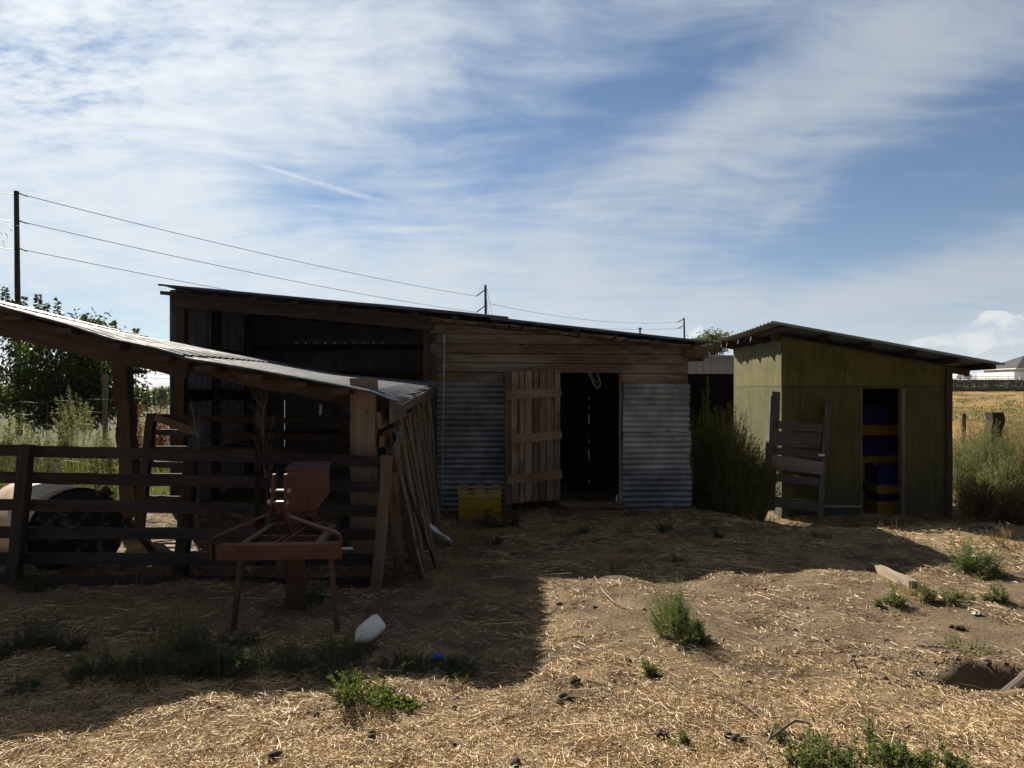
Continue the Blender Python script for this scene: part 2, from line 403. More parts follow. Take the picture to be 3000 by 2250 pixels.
_t = NT(M_REDP.node_tree); _b = M_REDP.node_tree.nodes['Principled BSDF']; _c = _b.inputs['Base Color'].links[0].from_socket      # sunlight on the tops put into the colour: paler on upward faces
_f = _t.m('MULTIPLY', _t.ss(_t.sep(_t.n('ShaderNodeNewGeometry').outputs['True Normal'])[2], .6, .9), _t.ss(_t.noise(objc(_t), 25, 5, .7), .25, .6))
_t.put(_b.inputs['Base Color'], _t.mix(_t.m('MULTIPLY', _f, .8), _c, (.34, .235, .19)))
M_YEL = paint('yellow_plastic', (.36, .235, .010), None, rough=.45, nscale=14, var=.15)
M_BLU = paint('blue_plastic', (.010, .016, .13), None, rough=.45, nscale=14, var=.15)
# ------------------------------------------------------------------ ground
def axis(lo, hi, step, far_lo, far_hi):
    a = list(np.arange(lo, hi + step / 2, step)); q = step
    while a[-1] < far_hi: q *= 1.25; a.append(a[-1] + q)
    q = step
    while a[0] > far_lo: q *= 1.25; a.insert(0, a[0] - q)
    return np.array(a)
gxs = axis(-7.0, 7.5, .055, -14000, 14000); gys = axis(2.2, 13.0, .055, -60, 16000)
GX, GY = np.meshgrid(gxs, gys, indexing='ij'); GZ = G(GX, GY)
V = np.stack([GX, GY, GZ], -1).reshape(-1, 3); ni, nj = GX.shape
idx = np.arange(ni * nj).reshape(ni, nj)
Q = np.stack([idx[:-1, :-1], idx[1:, :-1], idx[1:, 1:], idx[:-1, 1:]], -1).reshape(-1, 4)
m, t, b = new_mat('ground'); p = objc(t); px_, py_, pz_ = t.sep(p)
wide = t.noise(p, .55, 5, .6); mid = t.noise(p, 2.6, 6, .65); fine = t.noise(p, 34, 5, .7)
dirt = t.mix(t.ss(mid, .3, .7), (.095, .070, .048), (.195, .148, .100))
dirt = t.mix(t.m('MULTIPLY', t.ss(fine, .45, .75), .6), dirt, (.24, .195, .14))
st = None
for k_, (rot, sc) in enumerate(((20, 1.0), (75, 1.15), (130, .9), (165, 1.3))):   # chopped straw lying every which way
    q = t.noise(t.mapping(p, (150 * sc, 17 * sc, 30), (0, 0, R(rot)), (k_ * 3.1, 0, 0)), 1.0, 2, .5, .25)
    q = t.ss(q, .56, .68); st = q if st is None else t.m('MAXIMUM', st, q)
cover = t.ss(t.m('ADD', t.m('MULTIPLY', wide, .5), t.m('MULTIPLY', mid, .5)), .43, .57)
bare = t.m('MULTIPLY', t.ss(px_, -.6, 1.6), t.m('MULTIPLY', t.ss(py_, 3.9, 5.0), t.m('SUBTRACT', 1.0, t.ss(py_, 6.2, 7.4))))
cover = t.m('MAXIMUM', cover, t.m('SUBTRACT', 1.0, t.ss(py_, 3.2, 4.6)))
cover = t.m('MULTIPLY', cover, t.m('SUBTRACT', 1.0, t.m('MULTIPLY', bare, t.ss(mid, .30, .50))))
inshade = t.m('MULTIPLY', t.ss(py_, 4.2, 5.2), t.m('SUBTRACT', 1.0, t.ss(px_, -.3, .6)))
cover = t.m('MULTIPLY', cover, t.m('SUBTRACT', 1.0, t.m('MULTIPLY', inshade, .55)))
straw = t.mix(t.noise(p, 11, 4, .6), (.42, .29, .14), (.74, .55, .30))
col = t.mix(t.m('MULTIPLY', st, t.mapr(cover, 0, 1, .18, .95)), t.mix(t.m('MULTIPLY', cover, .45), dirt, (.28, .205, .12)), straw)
# far fields: gold dry grass with dull green weeds on the right, green weed cover to the left
fr = t.ss(py_, 12, 22); gold = t.mix(t.noise(t.mapping(p, (.5, .12, 1)), 1.0, 7, .7), (.21, .125, .050), (.43, .28, .12))
gw = t.ss(t.noise(t.mapping(p, (.22, .055, 1), loc=(3, 9, 0)), 1.0, 7, .7), .47, .60)
gold = t.mix(t.m('MULTIPLY', gw, .85), gold, (.080, .085, .045))
gleft = t.mix(t.noise(p, 1.2, 6, .65), (.045, .060, .022), (.12, .12, .050))
leftm = t.m('SUBTRACT', 1.0, t.ss(px_, -4.6, -2.8))
col = t.mix(t.m('MULTIPLY', leftm, t.ss(py_, 9.6, 11.5)), col, gleft)
col = t.mix(t.m('MULTIPLY', fr, t.ss(px_, 2, 6)), col, gold)
col = t.mix(t.m('MULTIPLY', t.ss(py_, 80, 260), t.m('SUBTRACT', 1.0, t.ss(px_, 0, 60))), col, (.085, .085, .04))
# bare damp soil inside the dug hole
col = t.mix(t.m('SUBTRACT', 1.0, t.ss(t.v('LENGTH', t.v('MULTIPLY', t.v('SUBTRACT', p, (HOLE[0], HOLE[1], 0)), (2.6, 4.6, 0))), .80, 1.15)), col, t.mix(mid, (.12, .09, .062), (.22, .17, .12)))
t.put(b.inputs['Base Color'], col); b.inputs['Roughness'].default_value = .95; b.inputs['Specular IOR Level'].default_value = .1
t.put(b.inputs['Normal'], t.bump(t.m('ADD', t.m('MULTIPLY', st, .8), t.m('ADD', fine, t.m('MULTIPLY', mid, 1.2))), .75, .014))
ab = AB(); ab.add(V, Q); g = ab.build('ground', m); g['kind'] = 'structure'
g.data.polygons.foreach_set('use_smooth', [True] * len(g.data.polygons))

# hills a long way off
m, t, b = new_mat('hill_scrub'); t.put(b.inputs['Base Color'], t.mix(t.noise(objc(t), .004, 6), (.09, .085, .05), (.19, .16, .10))); b.inputs['Roughness'].default_value = 1.0
nx, ny = 160, 14; hx = np.linspace(-13000, 13000, nx); hy = np.linspace(8500, 12500, ny); HX, HYY = np.meshgrid(hx, hy, indexing='ij')
hh = 150 + 55 * np.sin(HX / 2300 + 1) + 28 * np.sin(HX / 900 + 2) + 14 * np.sin(HX / 310)
hh = hh * np.sin(np.clip((HYY - 8500) / 4000, 0, 1) * math.pi) * (1 + .15 * np.sin(HX / 500 + HYY / 700)) * (.35 + .65 * (1 - sst(HX, -1500, 3000)))
V = np.stack([HX, HYY, hh - 3], -1).reshape(-1, 3); idx = np.arange(nx * ny).reshape(nx, ny)
Q = np.stack([idx[:-1, :-1], idx[1:, :-1], idx[1:, 1:], idx[:-1, 1:]], -1).reshape(-1, 4)
ab = AB(); ab.add(V, Q); h = ab.build('hills', m); h['kind'] = 'structure'

# loose straw, far too much to count
def scatter(n, x0, x1, y0, y1, keep=None):
    P = np.stack([rng.uniform(x0, x1, n), rng.uniform(y0, y1, n)], 1)
    if keep is not None: P = P[keep(P[:, 0], P[:, 1])]
    return P
m, t, b = new_mat('straw_blade'); r = isl(t)
col = t.mix(r, (.38, .27, .145), (.82, .65, .40)); col = t.mix(t.ss(t.m('FRACT', t.m('MULTIPLY', r, 7.3)), .86, .9), col, (.14, .11, .085))
t.put(b.inputs['Base Color'], col); b.inputs['Roughness'].default_value = .6; b.inputs['Specular IOR Level'].default_value = .35
M_STRAW = m
_pw = [(rng.uniform(0, 6.28), 2 * math.pi / L, rng.uniform(0, 6.28), A) for L, A in [(1.7, .5), (1.1, .5), (.8, .5), (.55, .45), (.4, .45), (.3, .4), (.22, .35), (.16, .3), (.12, .25)] for _k in range(2)]
def clumpy(x, y):
    b = 0
    for a, kf, ph, A in _pw: b = b + A * np.sin(kf * (x * math.cos(a) + y * math.sin(a)) + ph)
    return sst(b, -1.1, 1.3)
def patch(x, y):
    return .5 + .5 * np.sin(1.9 * x + 1.3 * np.sin(1.1 * y)) * np.sin(1.6 * y + .8 * np.sin(1.7 * x) + 1)
inview = lambda x, y: np.abs(x) < y * .72 + .7
ab = AB()
for n, y0, y1, Lr, Wr, pw in ((175000, 2.6, 4.6, (.010, .045), (.0018, .0036), .6), (80000, 4.6, 7.2, (.016, .075), (.0028, .005), 1.0), (34000, 7.2, 10.4, (.03, .12), (.004, .0065), 1.2)):
    P = scatter(n, -y1 * .75 - .5, y1 * .75 + .5, y0, y1, inview)
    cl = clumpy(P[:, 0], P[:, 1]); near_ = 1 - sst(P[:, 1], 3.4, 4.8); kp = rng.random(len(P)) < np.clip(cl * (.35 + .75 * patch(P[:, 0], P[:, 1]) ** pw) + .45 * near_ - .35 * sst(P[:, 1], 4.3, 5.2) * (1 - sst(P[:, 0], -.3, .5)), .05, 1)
    kp &= rng.random(len(P)) > .75 * sst(P[:, 0], -.6, 1.6) * sst(P[:, 1], 3.9, 5.0) * (1 - sst(P[:, 1], 6.2, 7.4)) * (.35 + .65 * patch(P[:, 0] * 1.6 + 2, P[:, 1] * 1.5))
    kp &= np.hypot((P[:, 0] - HOLE[0]) / .36, (P[:, 1] - HOLE[1]) / .22) > 1
    kp &= ~((P[:, 0] > -4.7) & (P[:, 0] < 2.45) & (P[:, 1] > 10.25)); P = P[kp]
    n = len(P); a = rng.uniform(0, 2 * math.pi, n); D = np.stack([np.cos(a), np.sin(a), rng.uniform(-.04, .26, n) * (rng.random(n) < .7)], 1)
    L = rng.uniform(*Lr, n) * (1 + (rng.random(n) < .035) * 2.6); W = rng.uniform(*Wr, n)
    P3 = np.stack([P[:, 0], P[:, 1], G(P[:, 0], P[:, 1]) + rng.uniform(.002, .014, n)], 1)
    bend = np.stack([rng.normal(0, .22, n) * L, rng.normal(0, .22, n) * L, -np.abs(rng.normal(0, .06, n)) * L], 1)
    ab.ribbons(P3, D, L, W, bend, 2, [1, 1, .6])
for _ in range(95):                                    # matted tufts where it has been trampled together
    cy = rng.uniform(3.0, 9.6); cx = rng.uniform(-.72, .72) * cy
    if (cx > -4.7 and cy > 9.9) or math.hypot((cx - HOLE[0]) / .5, (cy - HOLE[1]) / .35) < 1: continue
    n = int(rng.integers(40, 150)); rr = rng.uniform(.06, .26); a0 = rng.uniform(0, 3.14); q = rng.normal(size=(n, 2)) * rr * np.array([1, .6]); ca, sa = math.cos(a0), math.sin(a0)
    P = np.stack([cx + q[:, 0] * ca - q[:, 1] * sa, cy + q[:, 0] * sa + q[:, 1] * ca], 1); a = a0 + rng.normal(size=n) * .7; L = rng.uniform(.03, .11, n)
    D = np.stack([np.cos(a), np.sin(a), rng.uniform(-.02, .22, n)], 1); ab.ribbons(np.stack([P[:, 0], P[:, 1], G(P[:, 0], P[:, 1]) + rng.uniform(.003, .022, n)], 1), D, L, rng.uniform(.0022, .0045, n), np.stack([rng.normal(0, .3, n) * L, rng.normal(0, .3, n) * L, -.05 * L], 1), 2, [1, 1, .5])
P = scatter(190, -6, 6, 3.0, 9.4, lambda x, y: inview(x, y) & (np.hypot((x - HOLE[0]) / .5, (y - HOLE[1]) / .35) > 1)); n = len(P); a = rng.uniform(0, 6.28, n); L = rng.uniform(.14, .42, n)
ab.ribbons(np.stack([P[:, 0], P[:, 1], G(P[:, 0], P[:, 1]) + .012], 1), np.stack([np.cos(a), np.sin(a), rng.uniform(-.02, .06, n)], 1), L, rng.uniform(.003, .0065, n), np.stack([rng.normal(0, .2, n) * L, rng.normal(0, .2, n) * L, 0 * L], 1), 3, [1, .9, .7, .4])
tag(ab.build('straw_litter', M_STRAW), 'loose dry golden straw scattered over the bare dirt yard', 'straw', kind='stuff')

# crumbs of dry earth
P = scatter(5200, -7, 7.5, 2.9, 10, lambda x, y: inview(x, y) & (np.hypot((x - HOLE[0]) / .3, (y - HOLE[1]) / .17) > 1) & ~((x > -4.7) & (x < 2.45) & (y > 10.2)))
Pn = scatter(750, HOLE[0] - .8, HOLE[0] + .8, HOLE[1] - .1, HOLE[1] + .55, lambda x, y: np.hypot((x - HOLE[0]) / .33, (y - HOLE[1]) / .19) > .95); P = np.concatenate([P, Pn])
n = len(P); r = rng.uniform(.003, .010, n) * (1 + (rng.random(n) < .06) * 1.6); r[-len(Pn):] *= 1.25
uv_ = np.array([(0, 0, -.6), (1, 0, 0), (.3, .95, .05), (-.8, .6, 0), (-.8, -.6, .1), (.3, -.95, 0), (.1, .05, .75)])
VV = np.stack([P[:, 0], P[:, 1], G(P[:, 0], P[:, 1])], 1)[:, None, :] + uv_[None] * r[:, None, None] * rng.uniform(.65, 1.35, (n, 7, 3))
me = bpy.data.meshes.new('dirt_crumbs')
base_f = [(6, 1 + i, 1 + (i + 1) % 5) for i in range(5)] + [(0, 1 + (i + 1) % 5, 1 + i) for i in range(5)]
bf = (np.arange(n) * 7)[:, None, None] + np.array(base_f)[None]; bf = bf.reshape(-1, 3)
me.vertices.add(n * 7); me.vertices.foreach_set('co', VV.astype(np.float32).ravel()); me.loops.add(bf.size); me.loops.foreach_set('vertex_index', bf.astype(np.int32).ravel()); me.polygons.add(len(bf)); me.polygons.foreach_set('loop_start', np.arange(0, bf.size, 3, dtype=np.int32)); me.update(calc_edges=True)
m, t, b = new_mat('dry_earth'); t.put(b.inputs['Base Color'], t.mix(isl(t), (.075, .058, .042), (.24, .19, .14))); b.inputs['Roughness'].default_value = .95
tag(mesh_obj('dirt_crumbs', me, m), 'small crumbs of dry earth scattered over the yard', 'dirt', kind='stuff')
def clip(poly, a, b, c):
    """part of an outline with a*x + b*z <= c"""
    out = []
    for i in range(len(poly)):
        p, q = poly[i], poly[(i + 1) % len(poly)]; fp, fq = a * p[0] + b * p[1] - c, a * q[0] + b * q[1] - c
        if fp <= 0: out.append(p)
        if fp * fq < 0: s_ = fp / (fp - fq); out.append((p[0] + (q[0] - p[0]) * s_, p[1] + (q[1] - p[1]) * s_))
    return out
def corr_sheet(mb, O, A, Bv, N, pitch, amp, na=2, rag=0.0, wav=0.0):
    """corrugated sheet: A runs along the ridges, Bv across them, N is the face normal"""
    O, A, Bv, N = Vector(O), Vector(A), Vector(Bv), Vector(N).normalized(); nb = max(8, int(Bv.length / pitch * 8)); P = []; ph_ = random.uniform(0, 6)
    rg = [random.uniform(-rag, rag) for _ in range(nb + 1)]
    for i in range(na + 1):
        row = []
        for j in range(nb + 1):
            v_ = j / nb; e = rg[j] * (1 if i == na else 0)
            row.append(O + A * (i / na) + A.normalized() * e + Bv * v_ + N * (amp * math.sin(2 * math.pi * v_ * Bv.length / pitch) + wav * math.sin(5.1 * i / na + 3 * v_ + ph_) + wav * .7 * math.sin(9.7 * i / na - 7 * v_ + 2 * ph_)))
        P.append(row)
    mb.grid(P)

# ================================================================== long low shed
FY = 10.2; S1 = F / FY
def fx(px, y=FY): return (px - CXP) / F * y
def fz(py, y=FY): return EYE + (HY - py) / F * y
def rz(x):
    if x < -.115: return 3.10 + (x + 4.787) * (2.657 - 3.10) / (4.787 - .115)
    return 2.657 + (x + .115) * (2.344 - 2.657) / (2.739 + .115)
shed = thing('livestock_shed', 'long low weathered shed with open left bay, plank wall and rusty corrugated panels', 'shed', (.6, 11.6, 0))
XL, XR, XM = -4.74, 2.455, fx(1262)
for i, (x0, x1, dz) in enumerate(((-4.80, -.05, .028), (-.30, 2.74, .0))):
    mb = MB(); za, zb = rz(x0) + dz, rz(x1) + dz
    corr_sheet(mb, (x0, 9.91, za), (x1 - x0, 0, zb - za), (0, 3.67, 0), (0, 0, 1), .076, .009, 6, 0, .006)
    mb.beam((x0, 9.905, za - .012), (x1, 9.905, zb - .012), .004, .03)
    mb.build('roof_sheet', M_ROOF, shed)
for x in [-4.62 + .55 * i for i in range(14)]:       # purlins running back under the sheets
    mb = MB(); mb.beam((x, 9.97 + random.uniform(-.03, .03), rz(x) - .050), (x, 13.5, rz(x) - .050), .09, .045, jit=.002); mb.build('purlin', M_BEAM, shed)
mb = MB(); mb.beam((XL + .02, 10.14, rz(XL) - .175), (XM + .05, 10.14, rz(XM) - .165), .06, .145, segs=8, jit=.004)
mb.build('header_beam', M_BEAM, shed)
mb = MB(); mb.beam((XL - .1, 10.06, rz(XL) - .068), (XM + .2, 10.06, rz(XM + .2) - .068), .03, .05, segs=6, jit=.003); mb.build('eave_board', M_BEAM, shed)
mb = MB(); x = XM + .02                              # short split shakes wedged under the roof edge
while x < 2.62:
    w_ = random.uniform(.10, .20); zc = rz(x + w_ / 2)
    mb.beam((x, 10.0 + random.uniform(-.02, .02), rz(x) - .085 - random.uniform(0, .02)), (x + w_, 10.0 + random.uniform(-.02, .02), rz(x + w_) - .085 - random.uniform(0, .02)), .26, random.uniform(.012, .03), jit=.003); 
    mb.beam((x, 10.05, rz(x) - .11 - random.uniform(0, .012)), (x + w_ * .92, 10.05, rz(x + w_) - .11), .20, .02, jit=.002); x += w_ + .012
mb.build('eave_shakes', M_GREYW, shed)
mb = MB(); px0 = XM + .05
for i in range(40):                                  # scrap of wire mesh sagging along the same edge
    x = px0 + i * .092
    mb.tube([(x, 9.93, rz(x) - .015), (x + .01, 9.94, rz(x) - .08), (x + .015, 10.0, rz(x) - .145)], .0022, 4)
mb.tube([(px0 + .1 * i, 9.94, rz(px0 + .1 * i) - .075 - .006 * math.sin(i)) for i in range(37)], .0022, 4)
mb.tube([(px0 + .1 * i, 9.99, rz(px0 + .1 * i) - .14 - .006 * math.sin(i * 1.7)) for i in range(37)], .0022, 4)
mb.build('wire_mesh', M_WIRE, shed)
# plank front
zs = [fz(y) for y in (925, 951, 978.5, 1007.6, 1035, 1063, 1091, 1120)]
slope = (rz(XR) - rz(XM)) / (XR - XM); cc = rz(XM) - slope * XM - .118
for i in range(7):
    zt, zb = zs[i], zs[i + 1] + .011; yj = random.uniform(-.006, .006)
    runs = {1: [(XM, fx(1384)), (fx(1384) + .004, XR)], 6: [(XM, fx(1474)), (fx(1820), XR)]}.get(i, [(XM, XR)])
    for x0, x1 in runs:
        mb = MB()
        t_ = lambda x: -.007 * (x - XM)
        poly = [(x0, zb + t_(x0)), (x1, zb + t_(x1)), (x1, zt + t_(x1)), (x0, zt + t_(x0))]
        poly = clip(poly, -slope, 1.0, cc)
        if len(poly) > 2: mb.prism(poly, FY - .012 + yj, FY + .014 + yj)
        mb.build('wall_plank', M_PLANKL if i in (0, 1, 2) else M_PLANK, shed)
mb = MB(); mb.beam((XR - .05, 10.17, fz(1032)), (fx(2078, 10.1), 10.15, fz(1034)), .05, .145, segs=3, jit=.004); mb.build('tie_beam', M_PLANK, shed)
mb = MB(); mb.beam((XR + .01, 10.3, fz(1053)), (fx(2064, 10.2), 10.3, fz(1052)), .1, .05); mb.build('beam_stub', M_BEAM, shed)
M_GALV2 = metal('galvanized_blue_grey', (.19, .215, .25), .22, .55, .5, stain=.5); M_GALV3 = metal('galvanized_dull', (.17, .18, .19), .35, .6, .45, stain=.5)
for (x0, x1), rows in (((fx(1281), fx(1500)), ((1119, 1262, M_GALV3), (1258, 1374, M_GALV2), (1370, 1500, M_GALV2))),
                       ((fx(1822), fx(2016)), ((1123, 1266, M_GALV), (1263, 1376, M_GALV), (1373, 1503, M_GALV2)))):
    for k_, (ya, yb, mt) in enumerate(rows):
        mb = MB(); ex = .0 if x0 < 0 else .018 * k_
        corr_sheet(mb, (x0 + random.uniform(-.01, .01), FY - .030 + k_ * .009, fz(yb)), (x1 - x0 + ex, 0, random.uniform(-.012, .012)), (.012 * (x0 > 0), 0, fz(ya) - fz(yb)), (0, -1, 0), .077, .0085, 18, .016, .0085)
        mb.build('corrugated_panel', mt, shed)
mb = MB(); mb.beam((XM + .035, FY + .03, -.05), (XM + .035, FY + .03, rz(XM) - .13), .09, .09, segs=6, jit=.003); mb.build('corner_post', M_BEAM, shed)
mb = MB(); mb.beam((XR - .04, FY + .06, -.1), (XR - .04, FY + .06, rz(XR) - .13), .09, .09); mb.build('corner_post', M_BEAM, shed)
mb = MB(); mb.beam((XR + .035, FY + .10, -.1), (XR + .03, FY + .1, 1.2), .03, .12, segs=4, jit=.006); mb.build('edge_board', M_BEAM, shed)
mb = MB(); DXL, DXR = fx(1638), fx(1814)
mb.beam((DXR + .018, FY + .03, 0), (DXR + .018, FY + .03, fz(1085)), .036, .10); mb.beam((DXL - .02, FY + .03, 0), (DXL - .02, FY + .03, fz(1085)), .036, .10)
mb.beam((DXL, FY + .035, fz(1085) + .0), (DXR, FY + .035, fz(1085) + .0), .08, .03); mb.build('door_frame', M_PLANK, shed)
mb = MB(); mb.beam((DXL + .02, FY - .03, .105), (DXR + .06, FY - .03, .085), .16, .05, segs=6, jit=.006); mb.build('door_sill', M_GREYW, shed)
M_LEDGE = wood('door_ledge', (.10, .062, .042), (.27, .185, .13), .15, (.26, .21, .165))
# door folded right back against the panels
hingeP = Vector((.662, 10.09, 0)); freeP = Vector((-.096, 9.79, 0)); du = (freeP - hingeP).normalized(); dn = Vector((du.y, -du.x, 0)); dn = dn if dn.y < 0 else -dn
mb = MB(); tot = (freeP - hingeP).length; ws = [.095, .112, .10, .088, .112, .075, .105, .085]; sc = tot / (sum(ws) + .017 * 7); acc = 0
for i, q in enumerate(ws):
    q *= sc; f_ = (acc + q / 2) / tot; zt = 1.972 + (1.945 - 1.972) * f_ + random.uniform(-.012, .012); zb = .19 + (.15 - .19) * f_ + random.uniform(-.02, .015)
    c = hingeP + du * (acc + q / 2) + dn * random.uniform(-.003, .003); lean = random.uniform(-.006, .006)
    mb.beam(c + Vector((0, 0, zb)), c + du * lean + Vector((0, 0, zt)), .022, q, up=du, segs=9, jit=.0035); acc += q + .017 * sc
door = mb.build('door', M_DOOR, shed)
for (fa, za, fb, zb_) in ((.0, 1.655, 1.0, 1.62), (-.012, 1.075, .91, 1.02), (-.015, .53, .985, .48)):
    mb = MB(); mb.beam(hingeP + du * tot * fa + dn * .030 + Vector((0, 0, za)), hingeP + du * tot * fb + dn * .030 + Vector((0, 0, zb_)), .030, .118, segs=10, jit=.0065); mb.build('ledge', M_LEDGE, door)
for z in (1.64, .5):
    mb = MB(); mb.box(hingeP + Vector((.0, -.02, z)), (.09, .006, .035)); mb.build('hinge', M_RUSTED, door)
# bay: left wall of ribbed sheet, posts, shelf
mb = MB(); yv = np.linspace(10.16, 13.35, 2)
mb.prism([(XL - .004, -.1), (XL + .004, -.1), (XL + .004, rz(XL) - .03), (XL - .004, rz(XL) - .03)], 10.12, 13.35)
for i in range(16): y = 10.24 + i * .2; mb.beam((XL + .016, y, 0), (XL + .016, y, rz(XL) - .09), .018, .03, up=(0, 1, 0)); mb.beam((XL - .014, y, 0), (XL - .014, y, rz(XL) - .09), .018, .03, up=(0, 1, 0))
mb.build('ribbed_side_wall', metal('ribbed_side_sheet', (.34, .40, .50), .0, .55, .25, spangle=False), shed)
for (x, y, w_, h_) in ((XL + .10, 10.23, .14, .13), (XL + .075, 11.5, .11, .1), (XL + .075, 12.9, .1, .1), (XM - .06, 10.26, .10, .10)):
    mb = MB(); mb.beam((x, y, -.05), (x + random.uniform(-.02, .02), y, rz(x) - .1), w_, h_, segs=8, jit=.005); mb.build('post', M_BEAM, shed)
for z, h_ in ((2.30, .09), (1.60, .15), (.75, .09)):
    mb = MB(); mb.beam((XL + .06, 10.3, z), (XL + .06, 13.2, z), .04, h_); mb.build('girt', M_INSIDE, shed)
mb = MB(); mb.beam((XL + .17, 10.45, 1.685), (XL + .17, 11.9, 1.685), .2, .025); mb.build('shelf', M_INSIDE, shed)
# back wall with the nail holes and open joints daylight comes through
BY = 13.2; mb = MB(); bx = lambda px: (px - CXP) / F * BY; bz = lambda py: EYE + (HY - py) / F * BY
def panel(x0, x1, z0, z1):
    if x1 - x0 > .001 and z1 - z0 > .001: mb.prism([(x0, z0), (x1, z0), (x1, z1), (x0, z1)], BY, BY + .006)
sl_x = bx(833); rows = [(bz(1100), [bx(p) for p in (1096, 1140)]), (bz(1065), [bx(p) for p in (997, 1083)]), (bz(1004), [bx(867 + 28.4 * i) for i in range(13) if i != 10])]
zlo = .66; panel(XL, XM, -.1, zlo); zhi = 1.5; panel(XL, sl_x, zlo, zhi); panel(sl_x + .009, XM, zlo, zhi); zc = zhi; hs = .0045
for z, xs in rows:
    panel(XL, XM, zc, z - hs); x = XL
    for q in sorted(xs): panel(x, q - hs, z - hs, z + hs); x = q + hs
    panel(x, XM, z - hs, z + hs); zc = z + hs
mb.prism([(XL, zc), (XM, zc), (XM, rz(XM) + .01), (XL, rz(XL) + .01)], BY, BY + .006)
for i in range(18): mb.beam((XL + .12 + i * .2, BY - .012, 0), (XL + .12 + i * .2, BY - .012, zs[2]), .03, .02, up=(0, 1, 0))
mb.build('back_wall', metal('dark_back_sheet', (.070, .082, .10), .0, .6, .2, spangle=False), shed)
for z in (.9, 1.95, 2.45):
    mb = MB(); mb.beam((XL + .1, BY - .06, z), (XM, BY - .06, z), .06, .12); mb.build('girt', M_INSIDE, shed)
mb = MB(); mb.prism([(XM + .1, 1.99), (XR - .1, 1.99), (XR - .1, rz(XR) - .14), (XM + .1, rz(XM) - .14)], FY + .05, FY + .07)  # added unseen backing that stops light leaking through the plank gaps
for xa_, xb_ in ((XM + .1, DXL - .06), (DXR + .06, XR - .1)): mb.prism([(xa_, -.1), (xb_, -.1), (xb_, 1.99), (xa_, 1.99)], FY + .05, FY + .07)
x = XM + .02                              # closed room: boards with open joints
mb.prism([(XM - .002, -.1), (XM + .02, -.1), (XM + .02, rz(XM) - .12), (XM - .002, rz(XM) - .12)], FY + .08, BY - .005)
while x < XR - .03:
    w_ = min(random.uniform(.14, .2), XR - x); gap = -.004
    if x < 1.388 < x + w_: w_ = 1.388 - x; gap = .004
    mb.prism([(x, -.12), (x + w_, -.12), (x + w_, rz(x + w_)), (x, rz(x))], BY - .005 + .0, BY + .02); x += w_ + gap
for z in (.12, .2, .3, .42, .66, .8, .92, 1.02, 1.3, 1.45, 1.62, 1.7, 1.78, 1.86, 1.95, 2.05): mb.beam((1.2, BY - .03, z), (1.6, BY - .03, z), .03, random.uniform(.04, .13))  # added bars that break up the bright slit in the back wall
mb.prism([(XR - .02, -.1), (XR, -.1), (XR, rz(XR) - .12), (XR - .02, rz(XR) - .12)], FY + .10, BY)
mb.build('room_walls_light_stops', M_INSIDE, shed)
mb = MB(); mb.tube([at(1302, 979, 10.1), at(1302, 1002, 10.1)], .017, 8); mb.tube([at(1302, 1000, 10.1), at(1300, 1150, 10.1), at(1297, 1300, 10.1), (fx(1296, 10.1), 10.1, .02)], .011, 8); mb.build('conduit_pipe', M_GALV, shed)
mb = MB(); mb.tube([at(1875, 985, 11.5), at(1875, 962, 11.5)], .014, 6); mb.tube([at(1875, 966, 11.5), at(1875, 960, 11.5)], .024, 6); mb.build('vent_pipe', M_RUSTED, shed)
# hanging loop of cord in the doorway
mb = MB(); yq = 10.45
mb.tube([at(px, py, yq) for px, py in ((1716, 1072), (1722, 1086), (1731, 1105), (1740, 1126), (1750, 1137), (1757, 1133), (1759, 1120), (1754, 1103), (1749, 1078))], .0065, 5)
mb.tube([at(px, py, yq + .03) for px, py in ((1724, 1072), (1733, 1098), (1742, 1116), (1750, 1121), (1754, 1112), (1748, 1092), (1746, 1072))], .005, 5)
M_CORD = paint('pale_cord', (.5, .47, .42)); tag(mb.build('cord_loop', M_CORD, None, at(1735, 1072, yq)), 'pale loop of cord hanging inside the dark plank shed doorway', 'cord')
mb = MB(); c = gp(1810, 1447); c.y = 10.32; c.x = fx(1808, 10.32); c.z = g1(c.x, c.y)
mb.lathe([(.0, 0), (.034, .0), (.036, .01), (.036, .12), (.03, .15), (.013, .175), (.013, .2), (0, .2)], 14, Matrix.Translation(c))
tag(mb.build('bottle', M_STEEL, None, c, smooth=True), 'small shiny bottle standing on the floor just inside the plank shed doorway', 'bottle')

# ================================================================== green plywood shed
GYF = 11.05; SG = F / GYF; GB = -.30
def gxp(px, y=GYF): return (px - CXP) / F * y
def gzp(py, y=GYF): return EYE + (HY - py) / F * y
def zr(x): return 2.68 - (x - 3.774) * .1827
m, t, b = new_mat('weathered_green_paint'); uv = uvc(t); u_, v_, _q = t.sep(uv); p = objc(t)
gr = t.m('FRACT', t.m('DIVIDE', u_, .2032)); groove = t.m('SUBTRACT', 1.0, t.ss(t.m('ABSOLUTE', t.m('SUBTRACT', gr, .5)), .012, .03))
vs_ = t.noise(t.mapping(uv, (14, .9, 1)), 1.6, 7, .65, .2); n_ = t.noise(uv, 2.1, 6, .65); fn = t.noise(t.mapping(uv, (120, 5, 1)), 1.0, 4, .6)
gcol = t.mix(t.ss(n_, .3, .7), (.078, .076, .021), (.128, .119, .039))
gcol = t.mix(t.m('MULTIPLY', t.ss(t.m('ADD', t.m('MULTIPLY', vs_, .6), t.m('MULTIPLY', fn, .4)), .50, .68), .65), gcol, (.26, .225, .062))
gcol = t.mix(t.m('MULTIPLY', t.ss(t.noise(t.mapping(uv, (9, .6, 1), loc=(4, 0, 0)), 1.5, 6, .7), .52, .70), .6), gcol, (.034, .033, .019))
